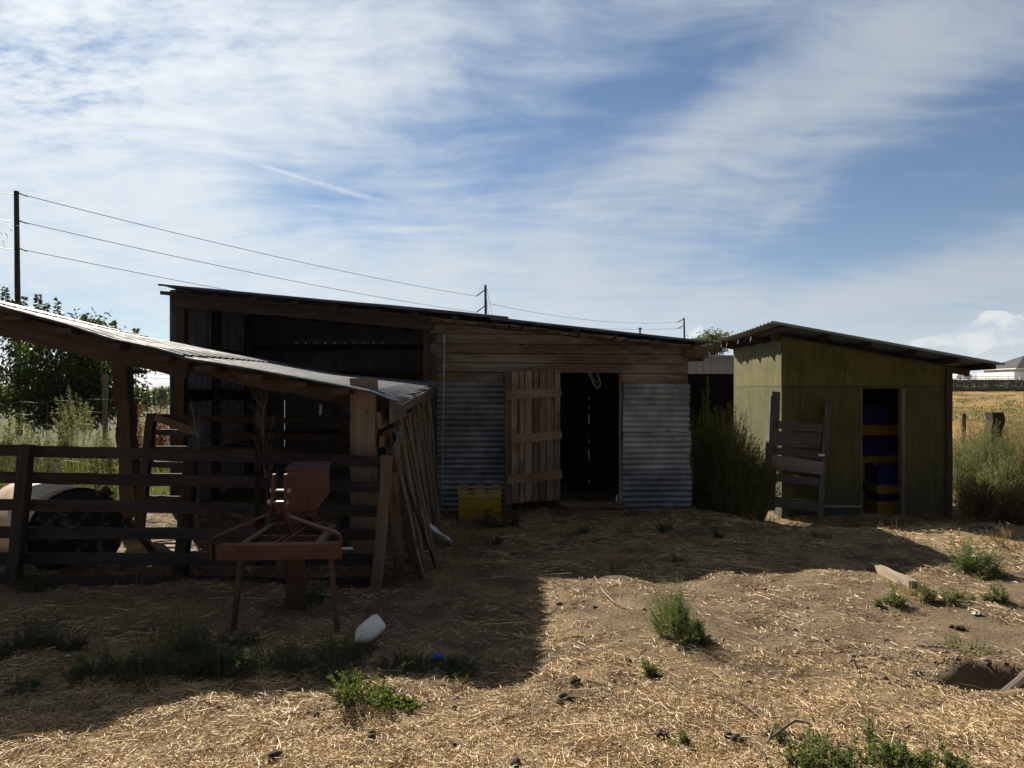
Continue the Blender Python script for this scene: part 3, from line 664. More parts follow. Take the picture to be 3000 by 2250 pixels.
gcol = t.mix(t.m('MULTIPLY', t.m('SUBTRACT', 1.0, t.ss(t.m('ADD', v_, t.m('MULTIPLY', n_, .6)), .15, .75)), .55), gcol, (.07, .075, .055))
gcol = t.mix(t.m('MULTIPLY', t.ss(t.noise(t.mapping(uv, (46, 18, 1)), 1.0, 5, .75), t.mapr(v_, -.2, 1.2, .60, .70), t.mapr(v_, -.2, 1.2, .64, .74)), .45), gcol, (.45, .44, .36))
gcol = t.mix(t.m('MULTIPLY', groove, .4), gcol, (.028, .026, .010))
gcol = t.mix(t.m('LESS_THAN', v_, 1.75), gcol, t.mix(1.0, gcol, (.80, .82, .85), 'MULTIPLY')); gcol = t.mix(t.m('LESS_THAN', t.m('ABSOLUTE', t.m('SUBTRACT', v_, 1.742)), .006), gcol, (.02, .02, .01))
t.put(b.inputs['Base Color'], gcol); b.inputs['Roughness'].default_value = .75; b.inputs['Specular IOR Level'].default_value = .25
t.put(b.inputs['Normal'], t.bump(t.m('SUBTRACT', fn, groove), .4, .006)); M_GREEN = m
M_GBASE = paint('dark_green_base', (.035, .055, .045), .6, (.09, .085, .07), .7)
gs = thing('small_shed', 'small weathered green plywood shed with lean roof and dark open doorway', 'shed', (5.3, 12.2, GB))
GXL, GXR, GDL, GDR, GDT = 4.08, 6.63, gxp(2524), gxp(2640), gzp(1138)
mb = MB(); tp = lambda x: zr(x) - .135; seam = gzp(1131)
mb.prism([(GXL, -.07), (GDL, -.07), (GDL, seam), (GXL, seam)], GYF, GYF + .016)
mb.prism([(GXL, seam - .02), (GDL, seam - .02), (GDL, tp(GDL)), (GXL, tp(GXL))], GYF - .006, GYF - .001)
mb.prism([(GDL, GDT), (GDR, GDT), (GDR, tp(GDR)), (GDL, tp(GDL))], GYF - .004, GYF + .012)
mb.prism([(GDR + .05, GB + .02), (GXR, GB + .02), (GXR, tp(GXR)), (GDR, tp(GDR)), (GDR, GDT), (GDR + .05, GDT)], GYF, GYF + .016)
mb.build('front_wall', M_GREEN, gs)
mb = MB(); ys = gxp(2203) and 4.08 * F / (2203 - CXP)
for y0, y1, dx in ((GYF + .018, ys - .003, 0), (ys + .003, 13.45, .004)):
    vsq = [(GXL + dx, y0, GB), (GXL + dx, y1, GB), (GXL + dx, y1, 2.30), (GXL + dx, y0, 2.30)]; vs2 = [(x + .014, y, z) for x, y, z in vsq]
    mb.add(vsq + vs2, [(3, 2, 1, 0), (4, 5, 6, 7), (0, 1, 5, 4), (1, 2, 6, 5), (2, 3, 7, 6), (3, 0, 4, 7)], [[(q[1], q[2]) for q in (vsq[3], vsq[2], vsq[1], vsq[0])]] + [[(y0, 0), (y0 + .1, 0), (y0 + .1, .1), (y0, .1)]] * 5)
vsq = [(GXL - .006, GYF + .018, 2.28), (GXL - .006, 13.45, 2.28), (GXL - .006, 13.45, 2.45), (GXL - .006, GYF + .018, 2.45)]; vs2 = [(x + .014, y, z) for x, y, z in vsq]
mb.add(vsq + vs2, [(3, 2, 1, 0), (4, 5, 6, 7), (0, 1, 5, 4), (1, 2, 6, 5), (2, 3, 7, 6), (3, 0, 4, 7)])
mb.build('side_wall', M_GREEN, gs)
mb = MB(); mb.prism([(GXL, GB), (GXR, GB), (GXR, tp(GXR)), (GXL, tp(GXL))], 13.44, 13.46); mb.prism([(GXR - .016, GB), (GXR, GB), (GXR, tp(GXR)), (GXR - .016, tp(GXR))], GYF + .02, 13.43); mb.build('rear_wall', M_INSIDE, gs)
mb = MB(); mb.prism([(GXL, GB), (GDL, GB), (GDL, -.075), (GXL, -.075)], GYF - .004, GYF + .02); mb.build('base_board', M_GBASE, gs)
mb = MB(); mb.beam((GXL + .02, GYF - .012, -.06), (GDL, GYF - .012, -.075), .02, .03); mb.build('drip_rail', M_PALEW, gs)
mb = MB(); mb.beam((GXR - .03, GYF - .02, GB + .02), (GXR - .03, GYF - .02, tp(GXR) - .02), .09, .03, up=(0, 1, 0), segs=5, jit=.003); mb.build('corner_trim', M_BEAM, gs)
mb = MB(); mb.beam((GDR + .022, GYF + .02, GB + .06), (GDR + .022, GYF + .02, GDT), .06, .10, up=(0, 1, 0), segs=5, jit=.002); mb.beam((GDL + .012, GYF + .06, GB + .06), (GDL + .012, GYF + .06, GDT), .024, .08, up=(0, 1, 0)); mb.build('door_frame', M_GREYW, gs)
mb = MB(); mb.beam((GDL, GYF + .03, GB + .075), (GDR + .05, GYF + .03, GB + .07), .14, .04, segs=4, jit=.003); mb.build('door_sill', M_PALEW, gs)
mb = MB(); x0, x1 = 3.774, 7.13
corr_sheet(mb, (x0, 10.58, zr(x0)), (x1 - x0, 0, zr(x1) - zr(x0)), (0, 3.12, -.09), (.18, 0, 1), .16, .014, 6, 0, .005)
mb.beam((x0, 10.57, zr(x0) - .008), (x1, 10.57, zr(x1) - .008), .004, .035); mb.build('roof_sheet', metal('green_grey_roof', (.20, .25, .25), .1, .5, .5), gs)
for x in (3.97, 4.64, 5.27, 5.93, 6.52, 7.02):
    mb = MB(); mb.beam((x, 10.64, zr(x) - .055), (x, 13.6, zr(x) - .10), .065, .08, segs=3, jit=.003); mb.build('purlin', M_BEAM, gs)
for y in (11.11, 11.75, 12.4, 13.05, 13.4): 
    xa = 3.84 if y > 11.2 else 3.95
    mb = MB(); mb.beam((xa, y, zr(xa) - .150), (6.95, y, zr(6.95) - .150), .05, .10, segs=3, jit=.003); mb.build('rafter', M_BEAM, gs)
# crates in its doorway
def crate(name, label, mt, c, w_, d_, h_, rz_=0.0, group=None, flip=False, rim=None):
    c = Vector(c); mb = MB(); mr = MB() if rim else mb; ca, sa = math.cos(rz_), math.sin(rz_)
    def q(x, y, z): z = h_ - z if flip else z; return c + Vector((x * ca - y * sa, x * sa + y * ca, z))
    th = .012
    for sx, L, D in ((1, w_, d_), (-1, w_, d_), (2, d_, w_), (-2, d_, w_)):
        ax = (lambda u, o: q(u, -(D / 2 - o) * (1 if sx > 0 else -1), 0)) if abs(sx) == 1 else (lambda u, o: q(-(D / 2 - o) * (1 if sx > 0 else -1), u, 0))
        def bar(u0, u1, z0, z1, o, tk, mb=mb):
            a, b_ = ax(u0, o), ax(u1, o); zz = (z0 + z1) / 2; zz = h_ - zz if flip else zz
            a.z = b_.z = c.z + zz; mb.beam(a, b_, tk, z1 - z0)
        bar(-L / 2 + .005, L / 2 - .005, 0, h_ * .74, .014, .010)
        for z0 in (0, h_ * .34, h_ * .56, h_ * .74): bar(-L / 2, L / 2, z0, z0 + .014, .007, .016)
        for i in range(7):
            u0 = -L / 2 + .012 + i * (L - .024) / 6; bar(u0 - L * .012, u0 + L * .012, .014, h_ * .74, .009, .012)
        zt_ = h_ * (.97 if sx in (1, 2, -2) else 1.06)
        for a_, b_ in ((-.5, -.30), (-.12, .12), (.30, .5)): bar(L * a_, L * b_, h_ * .76, zt_, .012, .012, mr)
        bar(-L * .3, L * .3, h_ * .76, h_ * .86, .020, .008, mr); bar(-L / 2, L / 2, h_ * .955, h_, .009, .026, mr)
    a, b_ = q(-w_ / 2 + .02, 0, .012), q(w_ / 2 - .02, 0, .012); mb.beam(a, b_, d_ - .04, .012)
    o = tag(mb.build(name, mt, None, c), label, 'crate', group)
    if rim: mr.build('rim', rim, o)
    return o
fl = GB + .02
def stack(x, y, z, items, rz0):
    for i, (col, h_, lab) in enumerate(items):
        crate('plastic_crate', lab, M_YEL if col == 'y' else M_BLU, (x + random.uniform(-.012, .012), y + random.uniform(-.01, .01), z), .56 if col == 'y' else .55, .40, h_, rz0 + random.uniform(-.04, .04), 'crates stacked inside the green shed'); z += h_ + .002
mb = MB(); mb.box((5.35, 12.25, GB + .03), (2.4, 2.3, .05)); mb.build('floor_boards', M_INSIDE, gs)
z0 = GB + .057
stack(6.0, 11.62, z0, [('y', .185, 'yellow crate at the foot of the front stack in the green shed doorway'), ('b', .12, 'shallow blue crate above the lowest yellow one in the green shed doorway'),
                       ('y', .135, 'yellow crate in the middle of the front stack, under the tall blue one'), ('b', .29, 'tall blue crate on top of the front stack in the green shed doorway')], .05)
stack(5.86, 12.05, z0, [('y', .30, 'yellow crate at the bottom of the back stack, left in the green shed doorway'), ('b', .13, 'low blue crate near the bottom of the back stack in the green shed'),
                        ('y', .27, 'dim yellow crate halfway up the back stack in the green shed'), ('y', .15, 'dim yellow crate under the big blue one in the back stack'),
                        ('b', .34, 'large dark blue crate between two yellow ones in the back stack'), ('y', .16, 'orange yellow crate high in the back stack under the top blue one'), ('b', .30, 'dark blue crate at the top of the back stack in the green shed')], 0)
stack(6.44, 12.10, z0, [('y', .30, 'yellow crate lowest behind the front stack of the green shed'), ('b', .13, 'blue crate second from the floor behind the front stack'), ('y', .27, 'yellow crate third from the floor behind the front stack'), ('y', .15, 'dim yellow crate fourth from the floor behind the front stack'),
                        ('b', .34, 'big blue crate to the right in the rear row of the green shed'), ('y', .15, 'faded yellow crate to the right of the orange yellow one in the rear row')], 0)
# old frame door leaning on the green wall
M_DARKG = wood('grey_door', (.055, .050, .048), (.125, .113, .104), .22, (.15, .14, .13)); M_PALEG = wood('pale_grey_board', (.11, .10, .095), (.21, .195, .18), .1, (.24, .225, .21))
bd = thing('broken_door', 'grey broken frame door leaning on the green shed wall', 'door', gp(2330, 1505))
def dp(px, py, yy=10.80): return at(px, py, yy)
yl, yr = 10.72, 10.86
for nm, a, b_, w_, h_ in (('stile', dp(2273, 1148, yl + .2), dp(2256, 1495, yl), .125, .045), ('stile', dp(2427, 1171, yr + .1), dp(2413, 1335, yr + .05), .10, .04), ('stile', dp(2412, 1335, yr + .05), dp(2401, 1520, yr - .02), .085, .04)):
    mb = MB(); mb.beam(a, b_, h_, w_, up=(1, 0, 0), segs=8, jit=.005); mb.build(nm, M_DARKG if 'M_DARKG' in globals() else M_GREYW, bd)
for (xa, ya, xb, yb, h_) in ((2276, 1243, 2408, 1254, .12), (2271, 1321, 2404, 1333, .115), (2268, 1399, 2397, 1412, .11), (2266, 1470, 2397, 1484, .15)):
    mb = MB(); mb.beam(dp(xa, ya, yl + .10 - (ya - 1240) * .0006), dp(xb, yb, yr - .0), .035, h_, segs=5, jit=.004); mb.build('rail', M_DARKG, bd)
mb = MB(); mb.beam(dp(2259, 1352, yl + .0), dp(2411, 1372, yr - .05), .022, .19, segs=5, jit=.004); tag(mb.build('patch_board', M_PALEG if 'M_PALEG' in globals() else M_GREYW, bd), 'wider pale board nailed across the middle', None)
mb = MB(); mb.beam(dp(2276, 1284, yl + .12), dp(2404, 1292, yr + .02), .015, .22); mb.build('panel', M_DARKG, bd)
mb = MB(); mb.beam(dp(2257, 1160, yl + .16), dp(2243, 1495, yl + .05), .14, .03, up=(1, 0, 0), segs=6, jit=.004); mb.build('edge_board', M_DARKG, bd)
mb = MB(); mb.box(dp(2406, 1333, yr - .04), (.09, .03, .03)); mb.build('latch', M_STEEL, bd)
# ================================================================== open lean-to with its sagging sheet roof
lt = thing('open_lean_to', 'sagging lean-to roof of bright corrugated sheets on rough beams and posts', 'lean-to', (-2.6, 8, 0))
ND, FD = 6.6, 9.6
def nd(px): return float(np.interp(px, (-400, 0, 325, 542, 757, 900, 1028, 1167), (6.45, 6.45, 6.43, 6.42, 6.41, 6.38, 6.34, 6.28)))
def interp(tab, x):
    xs = [p[0] for p in tab]; ys_ = [p[1] for p in tab]; return float(np.interp(x, xs, ys_))
near = [(-7.2, 3.02, 6.45), (-5.8, 2.72, 6.45)] + [(at(px, py, nd(px)).x, at(px, py, nd(px)).z, nd(px)) for px, py in ((0, 905), (181, 950), (325, 997), (450, 1025), (542, 1053), (757, 1090), (1028, 1135), (1089, 1147), (1167, 1179))]
far = [(-7.4, 2.98)] + [(at(px, py, FD).x, at(px, py, FD).z) for px, py in ((0, 894), (311, 966), (506, 1012), (750, 1056), (1024, 1101), (1249, 1125))]
XE = near[-1][0]
nxr = 70; nyr = 190; P = []
for i in range(nxr + 1):
    row = []
    for j in range(nyr + 1):
        v_ = j / nyr; xr = -7.1 + (XE + .05 * math.sin(j * 1.9) * (1 if i == nxr else 0) + 7.1) * i / nxr
        zn, zf = interp(near, xr), interp(far, xr); yn = float(np.interp(xr, [p[0] for p in near], [p[2] for p in near])); y = yn + (FD - yn) * v_
        z = zn + (zf - zn) * v_ + .020 * math.sin(2 * math.pi * v_ * 20) + .010 * math.sin(xr * 2.3 + y * 1.1)
        row.append((xr, y, z))
    P.append(row)
cut1, cut2 = 26, 47                                   # three lengths of sheet, each lapped over the next
for a, b_, dz in ((0, cut1 + 1, .030), (cut1 - 1, cut2 + 1, .015), (cut2 - 1, nxr, 0.0)):
    mb = MB(); mb.grid([[(p[0], p[1], p[2] + dz) for p in P[i]] for i in range(a, b_ + 1)]); mb.build('roof_sheet', M_ROOF, lt)
def nz(x): return interp(near, x)
def fzz(x): return interp(far, x)
mb = MB(); xs_ = [-7.0, -6, -5, at(0, 0, 6.58).x, at(325, 0, 6.58).x, at(548, 0, 6.58).x]
for a, b_ in zip(xs_[:-1], xs_[1:]): pass
p0 = at(0, 952, 6.55); p1 = at(555, 1078, 6.62); dv = (p0 - p1) * .55
mb.beam(p0 + dv, p1, .07, .20, segs=14, jit=.008); mb.build('front_beam', M_BEAM, lt)
mb = MB(); mb.beam(at(500, 1052, 6.72), at(830, 1122, 6.70), .07, .165, segs=9, jit=.009); mb.beam(at(700, 1104, 6.68), at(1075, 1172, 6.70), .06, .13, segs=9, jit=.010); mb.build('spliced_beam', M_BEAM, lt)
mb = MB(); mb.beam((-7.0, FD - .12, fzz(-7.0) - .14), (-4.6, FD - .12, fzz(-4.6) - .14), .08, .18, segs=8, jit=.008); mb.beam((-4.7, FD - .16, fzz(-4.7) - .15), (-1.2, FD - .16, fzz(-1.2) - .14), .07, .15, segs=8, jit=.008); mb.build('rear_beam', M_BEAM, lt)
for px in (40, 182, 330, 470, 600, 742, 870, 997):
    x = at(px, 0, nd(px)).x; mb = MB(); mb.beam((x, nd(px) - .02 + random.uniform(-.03, .03), nz(x) - .055), (x * .985, FD - .05, fzz(x * .985) - .055), .16, .05, segs=4, jit=.004); mb.build('purlin', M_BEAM, lt)
mb = MB(); mb.beam(at(388, 1512, 9.5), at(356, 1040, 9.5), .21, .19, segs=12, jit=.014, w1=.17, h1=.17); mb.build('post', M_BEAM, lt)
mb = MB(); q = 6.60; mb.beam(at(1066, 1108, q), at(1069, 1700, q), .225, .15, up=(0, 1, 0), segs=16, jit=.007); mb.build('split_post', M_POSTW, lt)
# slanting wall of grey boards between the lean-to and the plank shed
bw = thing('board_wall', 'leaning row of weathered grey boards between the lean-to and the plank shed', 'wall', (-1, 8, 0))
ys2 = []; y = 6.72
while y < 9.85: ys2.append(y); y += random.uniform(.155, .20)
for i, y in enumerate(ys2):
    f_ = (y - 6.7) / 3.15; topz = 1.30 + .28 * f_ + random.uniform(-.06, .05); xt = -1.145 + random.uniform(-.015, .015); xb = -.83 - .16 * f_ + random.uniform(-.045, .045)
    yb = y + random.uniform(-.10, .06) - .10; zb = g1(xb, yb) - .02 + (random.uniform(.0, .12) if random.random() < .4 else 0)
    mb = MB(); mb.beam((xt, y, topz), (xb, yb, zb), random.uniform(.10, .155), .022, up=(.74 + random.uniform(-.1, .1), .66, 0), segs=8, jit=.004); mb.build('board', M_GREYW if i % 4 else M_PLANK, bw)
mb = MB(); mb.beam((-1.19, 6.55, 1.42), (-1.10, 9.85, 1.72), .035, .16, segs=9, jit=.010); mb.beam((-1.17, 6.55, 1.22), (-1.10, 9.85, 1.36), .03, .10, segs=8, jit=.008); mb.build('top_rail', M_GREYW, bw)
mb = MB(); mb.beam((-1.10, 6.55, 1.50), (-1.11, 7.6, 1.53), .018, .22, segs=4, jit=.008); mb.beam((-1.09, 9.3, 1.62), (-1.08, 9.9, 1.70), .018, .2, segs=3, jit=.006); mb.build('patch_board', M_GREYW, bw)
mb = MB(); P = []                                     # torn tarp scrap nailed near the front top corner
for i in range(7):
    P.append([(-1.08 + .03 * math.sin(i * 1.1 + j) + .02 * j / 6, 6.62 + .36 * i / 6, 1.36 - .24 * j / 6 - .05 * math.sin(i * 1.3) - .03 * (i - 3) ** 2 / 9) for j in range(7)])
mb.grid(P); mb.build('tarp_scrap', paint('faded_tarp', (.11, .115, .12), .55, (.06, .06, .06), .8), bw, smooth=True)
for a, b_, lab in (((1150, 1385, 6.55), (1172, 1697), 'loose reddish brown board leaning on the end post of the plank fence'),
                   ((1175, 1373, 6.95), (1276, 1666), 'thin dark stick slanting out from the grey board wall'),
                   ((1170, 1290, 7.05), (1212, 1650), 'loose grey board leaning against the front of the board wall')):
    e = gp(*b_); mb = MB(); w_ = .03 if 'stick' in lab else .10
    mb.beam(at(*a), e + Vector((0, 0, .01)), w_, .022, up=(0, 1, 0) if w_ > .05 else (1, 0, 0), segs=8, jit=.004); tag(mb.build('loose_board', M_DOOR if 'reddish' in lab else (M_INSIDE if w_ < .05 else M_GREYW), None, e), lab, 'board', 'loose boards by the lean-to')
# plank fence in front
pf = thing('plank_fence', 'dark weathered plank fence of six rails across the corral front', 'fence', (-3, 6.37, 0))
FDp = 6.37
for (ya, yb, yc, x1) in ((1319, 1338, 1353, 1128), (1397, 1413, 1428, 1112), (1478, 1490, 1498, 1106), (1560, 1564, 1566, 1104), (1635, 1641, 1640, 1096), (1700, 1706, 1708, 1085)):
    mb = MB(); mb.beam(at(-330, ya - 8, FDp), at(0, ya, FDp), .035, .100, segs=4, jit=.003); mb.beam(at(0, ya, FDp), at(750, yb, FDp), .035, .098, segs=12, jit=.004); mb.beam(at(742, yb + 1, FDp + .037), at(x1, yc, FDp + .01), .035, .095, segs=6, jit=.004)
    mb.build('rail', M_DARK, pf)
mb = MB(); mb.beam(at(39, 1712, FDp - .07), at(80, 1303, FDp - .07), .095, .09, up=(0, 1, 0), segs=9, jit=.005); mb.build('post', M_DARK, pf)
mb = MB(); mb.beam(at(527, 1700, FDp + .09), at(560, 1350, FDp + .09), .10, .10, up=(0, 1, 0), segs=9, jit=.006); mb.build('post', M_DARK, pf)
mb = MB(); mb.beam(at(1103, 1718, FDp - .05), at(1135, 1335, FDp - .05), .095, .045, up=(0, 1, 0), segs=9, jit=.005); tag(mb.build('post', M_GREYW, pf), 'paler grey end post', None)
# inner pen further back
pn = thing('pen_fence', 'dark inner pen rails behind the plank fence in front of the open bay', 'fence', (-3, 8.6, 0))
PD = 8.6
mb = MB(); mb.beam(at(405, 1560, PD), at(446, 1212, PD), .095, .10, up=(0, 1, 0), segs=8, jit=.006); mb.build('post', M_DARK, pn)
for px in (760, 1010):
    mb = MB(); mb.beam(at(px, 1565, PD + .08), at(px, 1222, PD + .08), .09, .09, up=(0, 1, 0)); mb.build('post', M_DARK, pn)
for (xa, ya, xb, yb) in ((448, 1221, 1040, 1238), (440, 1266, 560, 1268), (640, 1276, 1040, 1282), (430, 1314, 1040, 1322), (425, 1360, 545, 1362), (415, 1395, 1040, 1400), (410, 1460, 540, 1462)):
    mb = MB(); mb.beam(at(xa, ya, PD), at(xb, yb, PD), .03, .07, segs=6, jit=.004); mb.build('rail', M_DARK, pn)
mb = MB(); mb.beam(at(455, 1222, PD - .05), at(585, 1270, PD - .05), .025, .085, segs=4, jit=.004); mb.build('brace', M_GREYW, pn)
# red three point implement
im = thing('tractor_implement', 'red rusty three point tractor implement with slant hopper standing on thin legs', 'farm implement', gp(840, 1830))
D0, D1 = 5.10, 5.92
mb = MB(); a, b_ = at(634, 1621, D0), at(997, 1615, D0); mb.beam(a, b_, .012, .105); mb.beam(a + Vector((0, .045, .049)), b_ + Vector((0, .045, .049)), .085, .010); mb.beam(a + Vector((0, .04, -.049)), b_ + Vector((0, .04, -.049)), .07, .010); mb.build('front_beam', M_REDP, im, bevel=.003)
zf = a.z + .03; bl, br = Vector((at(797, 1532, D1).x, D1, zf)), Vector((at(976, 1528, D1).x, D1, zf))
fl_, fr_ = Vector((at(712, 1592, D0 + .08).x, D0 + .09, zf)), Vector((at(930, 1590, D0 + .08).x, D0 + .09, zf))
mb = MB(); mb.beam(fl_, bl, .055, .05); mb.beam(fr_, br, .055, .05); mb.beam(bl, br, .05, .06); m0, m1 = Vector((at(812, 0, D0 + .1).x, D0 + .09, zf)), Vector((at(896, 0, D1).x, D1, zf))
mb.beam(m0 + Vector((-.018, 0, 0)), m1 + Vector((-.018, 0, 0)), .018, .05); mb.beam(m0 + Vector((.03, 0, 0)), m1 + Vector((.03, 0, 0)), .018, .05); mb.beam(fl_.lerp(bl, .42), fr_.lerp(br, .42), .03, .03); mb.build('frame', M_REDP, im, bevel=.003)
def strap(pts, wd, th):
    mb = MB()
    for p, q in zip(pts[:-1], pts[1:]):
        e = (q - p).normalized() * th * .4; mb.beam(p - e, q + e, wd, th, up=(q - p).cross(Vector((0, 1, 0))))
    return mb
dm = lambda px, py, dd=5.14: at(px, py, dd)
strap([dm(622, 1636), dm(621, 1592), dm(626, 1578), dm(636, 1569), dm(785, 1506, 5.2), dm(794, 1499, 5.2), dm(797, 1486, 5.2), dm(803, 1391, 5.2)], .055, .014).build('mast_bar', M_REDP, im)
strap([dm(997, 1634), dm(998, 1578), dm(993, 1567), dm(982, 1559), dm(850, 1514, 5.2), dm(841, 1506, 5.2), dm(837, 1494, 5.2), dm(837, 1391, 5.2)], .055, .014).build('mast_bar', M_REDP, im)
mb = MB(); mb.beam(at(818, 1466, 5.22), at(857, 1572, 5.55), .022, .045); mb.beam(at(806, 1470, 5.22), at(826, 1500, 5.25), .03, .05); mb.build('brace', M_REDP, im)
for px0, px1, py in ((792, 851, 1437), (785, 846, 1471)):
    mb = MB(); mb.tube([at(px0 + 6, py, 5.2), at(px1 - 6, py, 5.2)], .009, 8); mb.tube([at(px0, py, 5.2), at(px0 + 9, py, 5.2)], .019, 6); mb.tube([at(px1 - 9, py, 5.2), at(px1, py, 5.2)], .019, 6); mb.build('bolt', M_STEEL, im)
mb = MB(); mb.tube([at(998, 1607, 5.14), at(1034, 1608, 5.14)], .011, 8); mb.build('hitch_pin', M_STEEL, im)
mb = MB(); mb.tube([at(588, 1618, 5.14), at(626, 1617, 5.14)], .012, 8); mb.tube([at(584, 1618, 5.14), at(594, 1618, 5.14)], .016, 8); mb.build('hitch_pin', M_RUSTED, im)
for (xa, ya, xb, yb) in ((704, 1640, 681, 1850), (968, 1636, 989, 1856)):
    e = gp(xb, yb); tp_ = at(xa, ya, 5.15); mb = MB(); mb.beam(tp_, e - Vector((0, 0, .03)), .026, .026, up=(0, 1, 0)); mb.beam(tp_ + Vector((.012, .012, 0)), e + Vector((.012, .012, -.03)), .006, .04, up=(0, 1, 0)); mb.build('leg', M_RUSTED, im)
mb = MB(); e = gp(858, 1800); tp_ = at(862, 1560, 5.55); mb.beam((tp_.x, 5.55, zf), (e.x, 5.58, e.z - .1), .15, .008, up=(0, 1, 0)); mb.beam((tp_.x, 5.63, zf), (e.x, 5.66, e.z - .1), .008, .15, up=(0, 1, 0)); mb.beam((tp_.x - .10, 5.5, zf), (e.x - .10, 5.52, e.z + .28), .06, .012, up=(0, 1, 0)); mb.build('support_post', M_RUSTED, im)
for px in (650, 700, 905, 985):
    mb = MB(); q_ = at(px, 1618, D0 - .009); mb.tube([q_, q_ + Vector((0, -.012, 0))], .011, 6); mb.build('bolt', M_RUSTED, im)
for px in (672, 952):
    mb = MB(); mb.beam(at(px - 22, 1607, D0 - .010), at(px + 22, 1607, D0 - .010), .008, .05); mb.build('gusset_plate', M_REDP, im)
mb = MB(); mb.tube([at(640, 1560, 5.2) + Vector((.0, .02, .0)), at(700, 1590, 5.3), at(780, 1580, 5.4), at(815, 1540, 5.3), at(820, 1490, 5.26)], .007, 6); mb.build('hose', M_INSIDE, im)
# hopper: slant top, chamfered foot
hd, hd2 = 5.60, 5.98; w2 = lambda px, py, dd: at(px, py, dd)
f4 = [(839, 1378), (963, 1377), (963, 1448), (925, 1497), (850, 1502), (839, 1490)]
vs_ = [w2(px, py, hd) for px, py in f4]; bk = [w2(px, py, hd2) for px, py in ((857, 1355), (967, 1354), (966, 1435), (926, 1484), (856, 1490), (850, 1480))]
mb = MB(); n_ = len(vs_); mb.add(vs_ + bk, [tuple(reversed(range(n_))), tuple(range(n_, 2 * n_))] + [(i, (i + 1) % n_, (i + 1) % n_ + n_, i + n_) for i in range(n_)])
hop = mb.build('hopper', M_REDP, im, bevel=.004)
mb = MB(); lid = [vs_[0] + Vector((-.008, -.012, .003)), vs_[1] + Vector((.008, -.012, .003)), bk[1] + Vector((.008, .012, .003)), bk[0] + Vector((-.008, .012, .003))]
mb.add(lid + [p + Vector((0, 0, .006)) for p in lid], [(3, 2, 1, 0), (4, 5, 6, 7), (0, 1, 5, 4), (1, 2, 6, 5), (2, 3, 7, 6), (3, 0, 4, 7)]); mb.build('lid', paint('faded_red', (.075, .043, .040), .58, (.06, .042, .035), .85), hop)
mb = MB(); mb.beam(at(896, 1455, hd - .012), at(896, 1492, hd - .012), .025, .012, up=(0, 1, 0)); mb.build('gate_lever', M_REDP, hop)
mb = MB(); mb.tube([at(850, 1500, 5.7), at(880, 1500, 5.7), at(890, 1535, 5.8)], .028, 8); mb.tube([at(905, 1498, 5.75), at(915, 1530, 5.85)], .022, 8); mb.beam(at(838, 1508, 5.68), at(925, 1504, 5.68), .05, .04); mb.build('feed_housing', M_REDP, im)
mb = MB(); mb.tube([at(888, 1558, 5.7), at(925, 1548, 5.7)], .009, 6); mb.tube([at(918, 1549, 5.7), at(926, 1548, 5.7)], .017, 6); mb.build('bolt', M_RUSTED, im)
# big rusty tank lying behind the fence
m, t, b = new_mat('tank_cream'); p = objc(t); n_ = t.noise(t.mapping(p, (3, 3, 3)), 1.6, 8, .7)
col = t.mix(t.ss(n_, .38, .62), (.46, .36, .24), (.30, .19, .11)); col = t.mix(t.ss(t.noise(p, 22, 6, .7), .60, .68), col, (.10, .055, .035)); t.put(b.inputs['Base Color'], col); b.inputs['Roughness'].default_value = .6; M_TANK = m
m, t, b = new_mat('peeling_tank_end'); p = objc(t); n_ = t.noise(p, 8.0, 10, .78, .5)
col = t.mix(t.ss(n_, .53, .60), (.012, .011, .014), t.mix(t.noise(p, 16, 4), (.09, .088, .09), (.20, .195, .195))); t.put(b.inputs['Base Color'], col); b.inputs['Roughness'].default_value = .5; M_TEND = m
ec = at(226, 1562, 7.05); ax = Vector((-.78, .62, .0)).normalized(); Rr = .43
Mx = Matrix.Translation(ec) @ ax.to_track_quat('Z', 'Y').to_matrix().to_4x4()
tk = thing('storage_tank', 'rusty cream cylinder tank lying behind the plank fence, black peeling end', 'tank', (ec.x, ec.y, 0))
mb = MB(); mb.lathe([(Rr, .0), (Rr, .15), (Rr * 1.004, .155), (Rr * 1.004, .17), (Rr, .175), (Rr, 1.25), (Rr * .96, 1.33), (Rr * .75, 1.42), (0, 1.46)], 48, Mx); mb.build('shell', M_TANK, tk, smooth=True)
mb = MB(); mb.lathe([(0, -.02), (Rr * .5, -.012), (Rr * .93, .012), (Rr * .985, .018), (Rr * 1.012, -.012), (Rr * 1.018, .012), (Rr * 1.006, .03)], 48, Mx); mb.build('end_plate', M_TEND, tk, smooth=True)
mb = MB(); mb.tube([at(292, 1456, 7.3), at(322, 1433, 7.35)], .055, 10); mb.tube([at(285, 1440, 7.3), at(310, 1462, 7.3)], .02, 6); mb.build('outlet_pipe', M_RUSTED, tk)
mb = MB(); mb.beam(at(362, 1520, 7.2), gp(448, 1617), .03, .05, segs=3); mb.tube([at(366, 1525, 7.2), at(382, 1517, 7.2)], .02, 6); mb.tube([at(376, 1516, 7.2), at(386, 1519, 7.2)], .026, 8); mb.build('hitch_tongue', M_RUSTED, tk)
mb = MB(); mb.beam(ec + ax * .25 + Vector((.2, -.2, -.43)), ec + ax * .25 + Vector((-.2, .2, -.43)), .10, .10); mb.build('cradle', M_BEAM, tk)
mb = MB(); cc2 = gp(-10, 1640); 
for k_ in range(3): mb.tube([cc2 + Vector((-.25, .1 + .1 * k_, .06)), cc2 + Vector((.22, .06 + .08 * k_, .05 + .01 * k_))], .055, 10)
tag(mb.build('pipe_heap', M_PALEW, None, cc2), 'pale round rails lying on the ground left of the rusty tank', 'poles')
